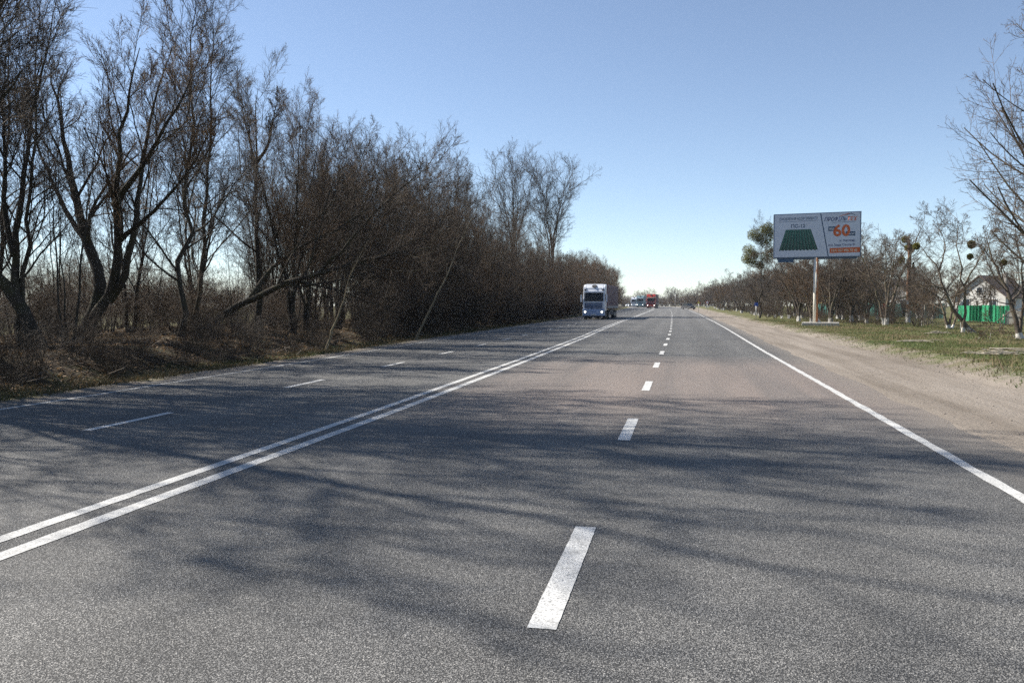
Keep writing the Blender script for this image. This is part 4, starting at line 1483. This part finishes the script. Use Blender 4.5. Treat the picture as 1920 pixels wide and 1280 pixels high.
def truck(x, y, cabm, lowm, tarpm, label, visor=None, lights=True, detail=True, H=3.95, hb=2.62):
    """front faces local -Y; 2.5 m wide"""
    z = float(zroad(y))
    e = empty('articulated_truck', (x, y, z), -road_dir(y))
    tag(e, label, 'truck', 'trucks coming along the road')
    cab = prism('cab', e, cabm, [(.12, .95), (.02, 1.35), (.10, 2.0), (.38, 3.0), (.70, 3.62), (1.05, H - .08), (2.2, H), (2.2, .95)], -1.22, 1.22, .07)
    # windscreen follows the slope of the front
    bm = bmesh.new()
    v = [bm.verts.new(p) for p in ((-1.08, .085, 2.03), (1.08, .085, 2.03), (1.02, .355, 2.98), (-1.02, .355, 2.98))]
    bm.faces.new(v)
    bmesh.ops.solidify(bm, geom=bm.faces[:], thickness=.03)
    for vv in bm.verts:
        vv.co.y -= .02
    ws = bm_obj('windscreen', bm, M['glass'], e)
    for xx in (-.45, .45):
        box('wiper', ws, M['chassis'], xx - .35, xx + .35, .045, .065, 2.08, 2.10)
    prism('sun_visor', e, visor or lowm, [(.10, 2.98), (.13, 3.14), (.40, 3.16), (.38, 3.0)], -1.12, 1.12, .02)
    prism('roof_fairing', e, cabm, [(.60, 3.50), (.98, H - .10), (1.05, H + .02), (.72, 3.60)], -.95, .95, .03)
    cyl('roof_vent', e, M['chassis'], (0, .80, H - .22), (0, .78, H - .19), .28, .28, 20)
    for xx in (-.98, .98):
        box('roof_lamp', e, M['glass'], xx - .13, xx + .13, .40, .52, 3.22, 3.40, .03)
    gp = box('grille', e, M['grille'], -.98, .98, -.03, .06, 1.22, 1.86, .02)
    for k in range(4):
        box('slat', gp, lowm, -.92, .92, -.055, -.033, 1.30 + k * .14, 1.345 + k * .14)
    bp = box('bumper', e, lowm, -1.22, 1.22, -.10, .45, .42, 1.16, .06)
    for xx in (-.93, .93):
        h = box('headlight', e, M['chassis'] if not lights else M['wood_white'], xx - .22, xx + .22, -.125, -.09, .72, .98, .02)
        cyl('bulb', h, M['headlight'] if lights else M['wood_white'], (xx, -.15, .85), (xx, -.127, .85), .085, seg=14)
    box('number_plate', e, M['plate'], -.26, .26, -.125, -.104, .50, .61)
    box('step', e, M['chassis'], -1.15, 1.15, -.02, .5, .30, .418)
    for s in (-1, 1):
        mr = box('mirror', e, cabm, s * 1.42 - .09, s * 1.42 + .09, .10, .22, 1.95, 2.75, .03)
        box('mirror_arm', mr, M['chassis'], min(s * 1.21, s * 1.36), max(s * 1.21, s * 1.36), .16, .20, 2.66, 2.71)
        f = box('side_window', e, M['glass'], s * 1.225 - .01, s * 1.225 + .01, .50, 1.35, 2.05, 2.85)
        wheel(e, s * 1.05, 1.45, .50, .32)
    if detail:
        for yy in (5.0, 11.6, 12.9, 14.2):
            for s in (-1, 1):
                wheel(e, s * 1.02, yy, .50, .42)
    box('frame', e, M['chassis'], -.45, .45, 1.4, 15.6, .62, .95)
    tr = box('trailer', e, tarpm, -1.27, 1.27, 2.75, 16.2, 1.22, H, .03)
    box('side_board', tr, M['wall_brick'], 1.272, 1.285, 2.8, 16.15, 1.24, 1.52)
    box('side_board', tr, M['wall_brick'], -1.285, -1.272, 2.8, 16.15, 1.24, 1.52)
    for yy in np.arange(3.2, 16, 1.1):
        for s in (-1, 1):
            box('strap', tr, M['chassis'], s * 1.281 - .006, s * 1.281 + .006, yy, yy + .05, 1.1, H - .2)
    for s in (-1, 1):
        box('side_guard', e, M['chassis'], s * 1.18 - .03, s * 1.18 + .03, 6.0, 10.6, .45, 1.05)
    return e


x, y = left_of(1113, 92)
truck(x, y, M['truck_white'], M['truck_blue'], M['tarp_maroon'], 'nearest truck, white cab with blue-grey grille and dark maroon trailer', M['truck_white'])
x, y = left_of(1220.5, 240)
truck(x, y, M['truck_red'], M['truck_red'], M['tarp_maroon'], 'red truck with pale roof band beside the double line', M['board_side'], H=4.1)
x, y = left_of(1200, 285)
truck(x, y, M['truck_teal'], M['truck_teal'], M['tarp_grey'], 'far grey-blue truck in the lane beside the red truck', M['truck_white'])
x, y = left_of(1188.5, 345)
truck(x, y, M['truck_white'], M['truck_white'], M['tarp_orange'], 'farthest truck, white cab with orange trailer', M['truck_white'])


def car(px, d, body, label, rz=None, lights=False):
    x, y = left_of(px, d)
    z = float(zroad(y)) if rz is None else tz(x, y)
    e = empty('car', (x, y, z), -road_dir(y) if rz is None else rz)
    tag(e, label, 'car')
    prism('body', e, body, [(0, .28), (-.02, .62), (.12, .76), (1.1, .92), (3.6, .94), (4.25, .86), (4.3, .5), (4.2, .28)], -.84, .84, .06)
    prism('cabin', e, M['glass'], [(.98, .93), (1.75, 1.40), (3.2, 1.42), (3.85, .95)], -.72, .72, .05)
    prism('roof', e, body, [(1.72, 1.405), (1.8, 1.46), (3.15, 1.475), (3.25, 1.425)], -.70, .70, .015)
    for s in (-1, 1):
        box('headlight', e, M['headlight'] if lights else M['wood_white'], s * .62 - .16, s * .62 + .16, -.05, .0, .60, .72, .02)
        box('mirror', e, body, s * .93 - .09, s * .93 + .09, 1.25, 1.4, .92, 1.06, .02)
        for yy in (.8, 3.4):
            wheel(e, s * .76, yy, .31, .2)
    box('number_plate', e, M['plate'], -.26, .26, -.05, -.03, .40, .50)
    box('grille', e, M['chassis'], -.4, .4, -.045, -.022, .54, .66)


car(1176, 405, M['truck_white'], 'white car far down the outer lane behind the trucks', lights=True)
car(1207.5, 300, M['truck_white'], 'pale car with lit headlights between the far truck and red truck', lights=True)
car(1299, 205, M['chassis'], 'dark car parked far off on the right verge', R(30))
car(1716, 100, M['truck_blue'], 'blue-grey car parked by the dark fence behind the topped trunk', R(60))

# ------------------------------------------------------------------ far woods
wood = tag(empty('treeline'), 'hazy grey distant treeline closing the horizon', 'treeline', kind='stuff')


def wood_tree(px, d, kind, s, rz):
    x, y = left_of(px, d)
    z = tz(x, y) - .2
    for nm, me in (('trunk', PR[kind].trunk), ('crown', PR[kind].crown)):
        o = obj(nm, me, wood, (x, y, z))
        o.scale = (s * 1.25, s * 1.25, s)
        o.rotation_euler = (0, 0, rz)


for px in np.arange(1140, 1352, 4.0):
    d = 400 + 120 * GR.random()
    hgt = 5.5 + 2.5 * GR.random()
    if 1250 < px < 1285:
        hgt = 11 - abs(px - 1265) * .15
    elif px > 1285:
        d = 330 + 100 * GR.random()
        hgt = 7 + 2 * GR.random()
    elif 1195 < px < 1222:
        hgt += 2.0
    wood_tree(px + GR.normal() * 1.5, d, ('thicket_a', 'thicket_b', 'thicket_d')[GR.integers(0, 3)], hgt / 12, GR.random() * 6.28)
    wood_tree(px + GR.normal() * 1.5, d - 20, 'shrub_a', .75 + .4 * GR.random(), GR.random() * 6.28)
    wood_tree(px + 2 + GR.normal() * 1.5, d + 30, 'shrub_a', .9 + .5 * GR.random(), GR.random() * 6.28)
for px in np.arange(-140, 900, 15):
    wood_tree(px + GR.normal() * 4, 330 + 120 * GR.random(), ('thicket_d', 'thicket_a')[GR.integers(0, 2)], .42 + .22 * GR.random(), GR.random() * 6.28)
    wood_tree(px + 7 + GR.normal() * 4, 300 + 100 * GR.random(), 'shrub_a', .9 + .5 * GR.random(), GR.random() * 6.28)
for px in np.arange(1480, 2000, 17):
    wood_tree(px + GR.normal() * 4, 190 + 80 * GR.random(), ('thicket_d', 'thicket_a', 'thicket_b')[GR.integers(0, 3)], .52 + .22 * GR.random(), GR.random() * 6.28)

# ------------------------------------------------------------------ grass, fallen leaves, stones
def blades(name, x, y, h, w, mat, label, cat):
    n = len(x)
    z = terrain(x, y) - .01
    a = GR.random(n) * 6.28
    hh = h * (.4 + 1.0 * GR.random(n))
    lean_ = .6 * GR.standard_normal((n, 2)) * hh[:, None]
    base = np.stack([x, y, z], -1)
    side = np.stack([np.cos(a), np.sin(a), np.zeros(n)], -1) * (w * (.6 + .8 * GR.random(n)))[:, None]
    tip = base + np.concatenate([lean_, hh[:, None]], 1)
    V = np.stack([base - side, base + side, tip], 1).reshape(-1, 3)
    F = np.arange(3 * n).reshape(n, 3)
    patch = np.clip(.5 + 1.4 * noise2(x, y, .5, 20) + .6 * noise2(x, y, 2.2, 21) + .25 * GR.standard_normal(n), 0, 1)
    o = obj(name, mesh_np(name, V, F, [mat], attrs={'rnd': np.repeat(patch, 3)}))
    return tag(o, label, cat, kind='stuff')


def scatter(n, y0, y1, o0, o1, side, power=1.6):
    y = y0 + (y1 - y0) * GR.random(n) ** power
    o = o0 + (o1 - o0) * GR.random(n)
    x = (X_RIGHT(y) + o) if side > 0 else (X_LEDGE(y) - o)
    if side > 0:
        jag = 0.55 * noise2(x, y, 0.35, 2) + 0.3 * noise2(x, y, 1.1, 3)
        keep = (o + jag > 3.9 + .5 * GR.standard_normal(n)) & (noise2(x, y, .8, 23) + .35 * GR.random(n) > -.12)
        x, y = x[keep], y[keep]
    return x, y


x1, y1 = scatter(150000, 13, 90, 3.4, 14, 1)
x2, y2 = scatter(60000, 30, 110, 12, 28, 1)
blades('grass', np.concatenate([x1, x2]), np.concatenate([y1, y2]), .075, .010, M['blade'], 'short green and straw coloured grass on the right verge', 'grass')
x1, y1 = scatter(9000, 13, 80, 3.8, 16, 1)
k = noise2(x1, y1, .35, 30) > .08
blades('weeds', x1[k], y1[k], .30, .007, plain('dead_weed', (.17, .12, .07), .9, var=.3), 'dry brown weeds standing in the right verge', 'weeds')
x1, y1 = scatter(22000, 11, 80, .75, 2.6, -1, 1.3)
k = noise2(x1, y1, .5, 31) + .3 * GR.random(len(x1)) > 0.0
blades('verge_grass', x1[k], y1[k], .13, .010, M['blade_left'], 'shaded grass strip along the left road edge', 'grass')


def litter():
    n = 42000
    y = 11 + 70 * GR.random(n) ** 1.5
    x = X_LEDGE(y) - (1.2 + 16 * GR.random(n) ** 1.2)
    pos = np.stack([x, y, terrain(x, y) + .015 + .03 * GR.random(n)], -1)
    V, F = leaf_quads(pos, .055, GR, .7)
    o = obj('fallen_leaves', mesh_np('fallen_leaves', V, F, [M['litter']], attrs={'rnd': np.repeat(GR.random(n), 4)}))
    tag(o, 'brown fallen leaves covering the thicket floor', 'leaves', kind='stuff')
    # dead sticks lying about
    n = 450
    y = 12 + 45 * GR.random(n)
    x = X_LEDGE(y) - (1.6 + 7 * GR.random(n))
    a = GR.random(n) * 6.28
    L = .3 + .9 * GR.random(n) ** 2
    c = np.stack([x, y, terrain(x, y) + .05 + .2 * GR.random(n) ** 2], -1)
    dd = np.stack([np.cos(a), np.sin(a), .5 * GR.standard_normal(n)], -1) * (L / 2)[:, None]
    dd[:, 2] = np.abs(dd[:, 2])
    V, F = tubes(np.stack([c - dd * [1, 1, .2], c + dd], 1), np.full((n, 2), .008), 3)
    o = obj('dead_sticks', mesh_np('dead_sticks', V, F, [plain('dead_stick', (.16, .13, .10), .9, var=.3)]))
    tag(o, 'pale dead sticks strewn along the left bank', 'sticks', kind='stuff')
    # crumbs of earth and stones on the right shoulder
    n = 2200
    y = 7 + 45 * GR.random(n) ** 1.6
    o_ = np.where(GR.random(n) < .45, 3.0 + 1.5 * GR.random(n), .7 + 3.4 * GR.random(n))
    x = X_RIGHT(y) + o_
    s = .004 + .014 * GR.random(n) ** 3
    c = np.stack([x, y, terrain(x, y) + s * .3], -1)
    oc = np.array([(1, 0, 0), (-1, 0, 0), (0, 1, 0), (0, -1, 0), (0, 0, 1), (0, 0, -1)], float)
    of = np.array([(0, 2, 4), (2, 1, 4), (1, 3, 4), (3, 0, 4), (2, 0, 5), (1, 2, 5), (3, 1, 5), (0, 3, 5)])
    V = c[:, None] + oc[None] * s[:, None, None] * (.6 + .6 * GR.random((n, 6, 1)))
    F = (np.arange(n) * 6)[:, None, None] + of[None]
    o = obj('gravel', mesh_np('gravel', V.reshape(-1, 3), F.reshape(-1, 3), [plain('gravel_stone', (.24, .205, .17), .9, var=.3, scale=20)]))
    tag(o, 'loose crumbs of earth and gravel on the dirt shoulder', 'gravel', kind='stuff')


litter()

# low dry shrubs between the whitewashed trees
brush = tag(empty('dry_brush'), 'low dry brush between the trees on the right verge', 'brush', kind='stuff')
for i in range(80):
    yy = 56 + 150 * GR.random() ** 1.3
    xx = float(X_RIGHT(yy)) + 6.5 + 8 * GR.random()
    p = PR['shrub_c' if i % 3 else 'shrub_b']
    s = .5 + .5 * GR.random()
    for nm, me in (('stems', p.trunk), ('brushwood', p.crown)):
        o = obj(nm, me, brush, (xx, yy, tz(xx, yy) - .04))
        o.scale = (s, s, s * .8)
        o.rotation_euler = (0, 0, GR.random() * 6.28)

# ------------------------------------------------------------------ air
def haze():
    m, nt, b = new_mat('haze_air')
    nt.nodes.remove(b)
    pv = nd(nt, 'VolumePrincipled')
    pv.inputs['Color'].default_value = (.80, .88, 1.0, 1)
    pv.inputs['Density'].default_value = HAZE_DENSITY
    pv.inputs['Anisotropy'].default_value = .3
    nt.links.new(pv.outputs[0], nt.nodes['Material Output'].inputs['Volume'])
    o = box('haze', None, m, -2300, 2300, -90, 2700, -3.0, 26)
    tag(o, 'thin spring haze hanging over the whole road', 'haze', kind='stuff')


HAZE_DENSITY = .00016
haze()
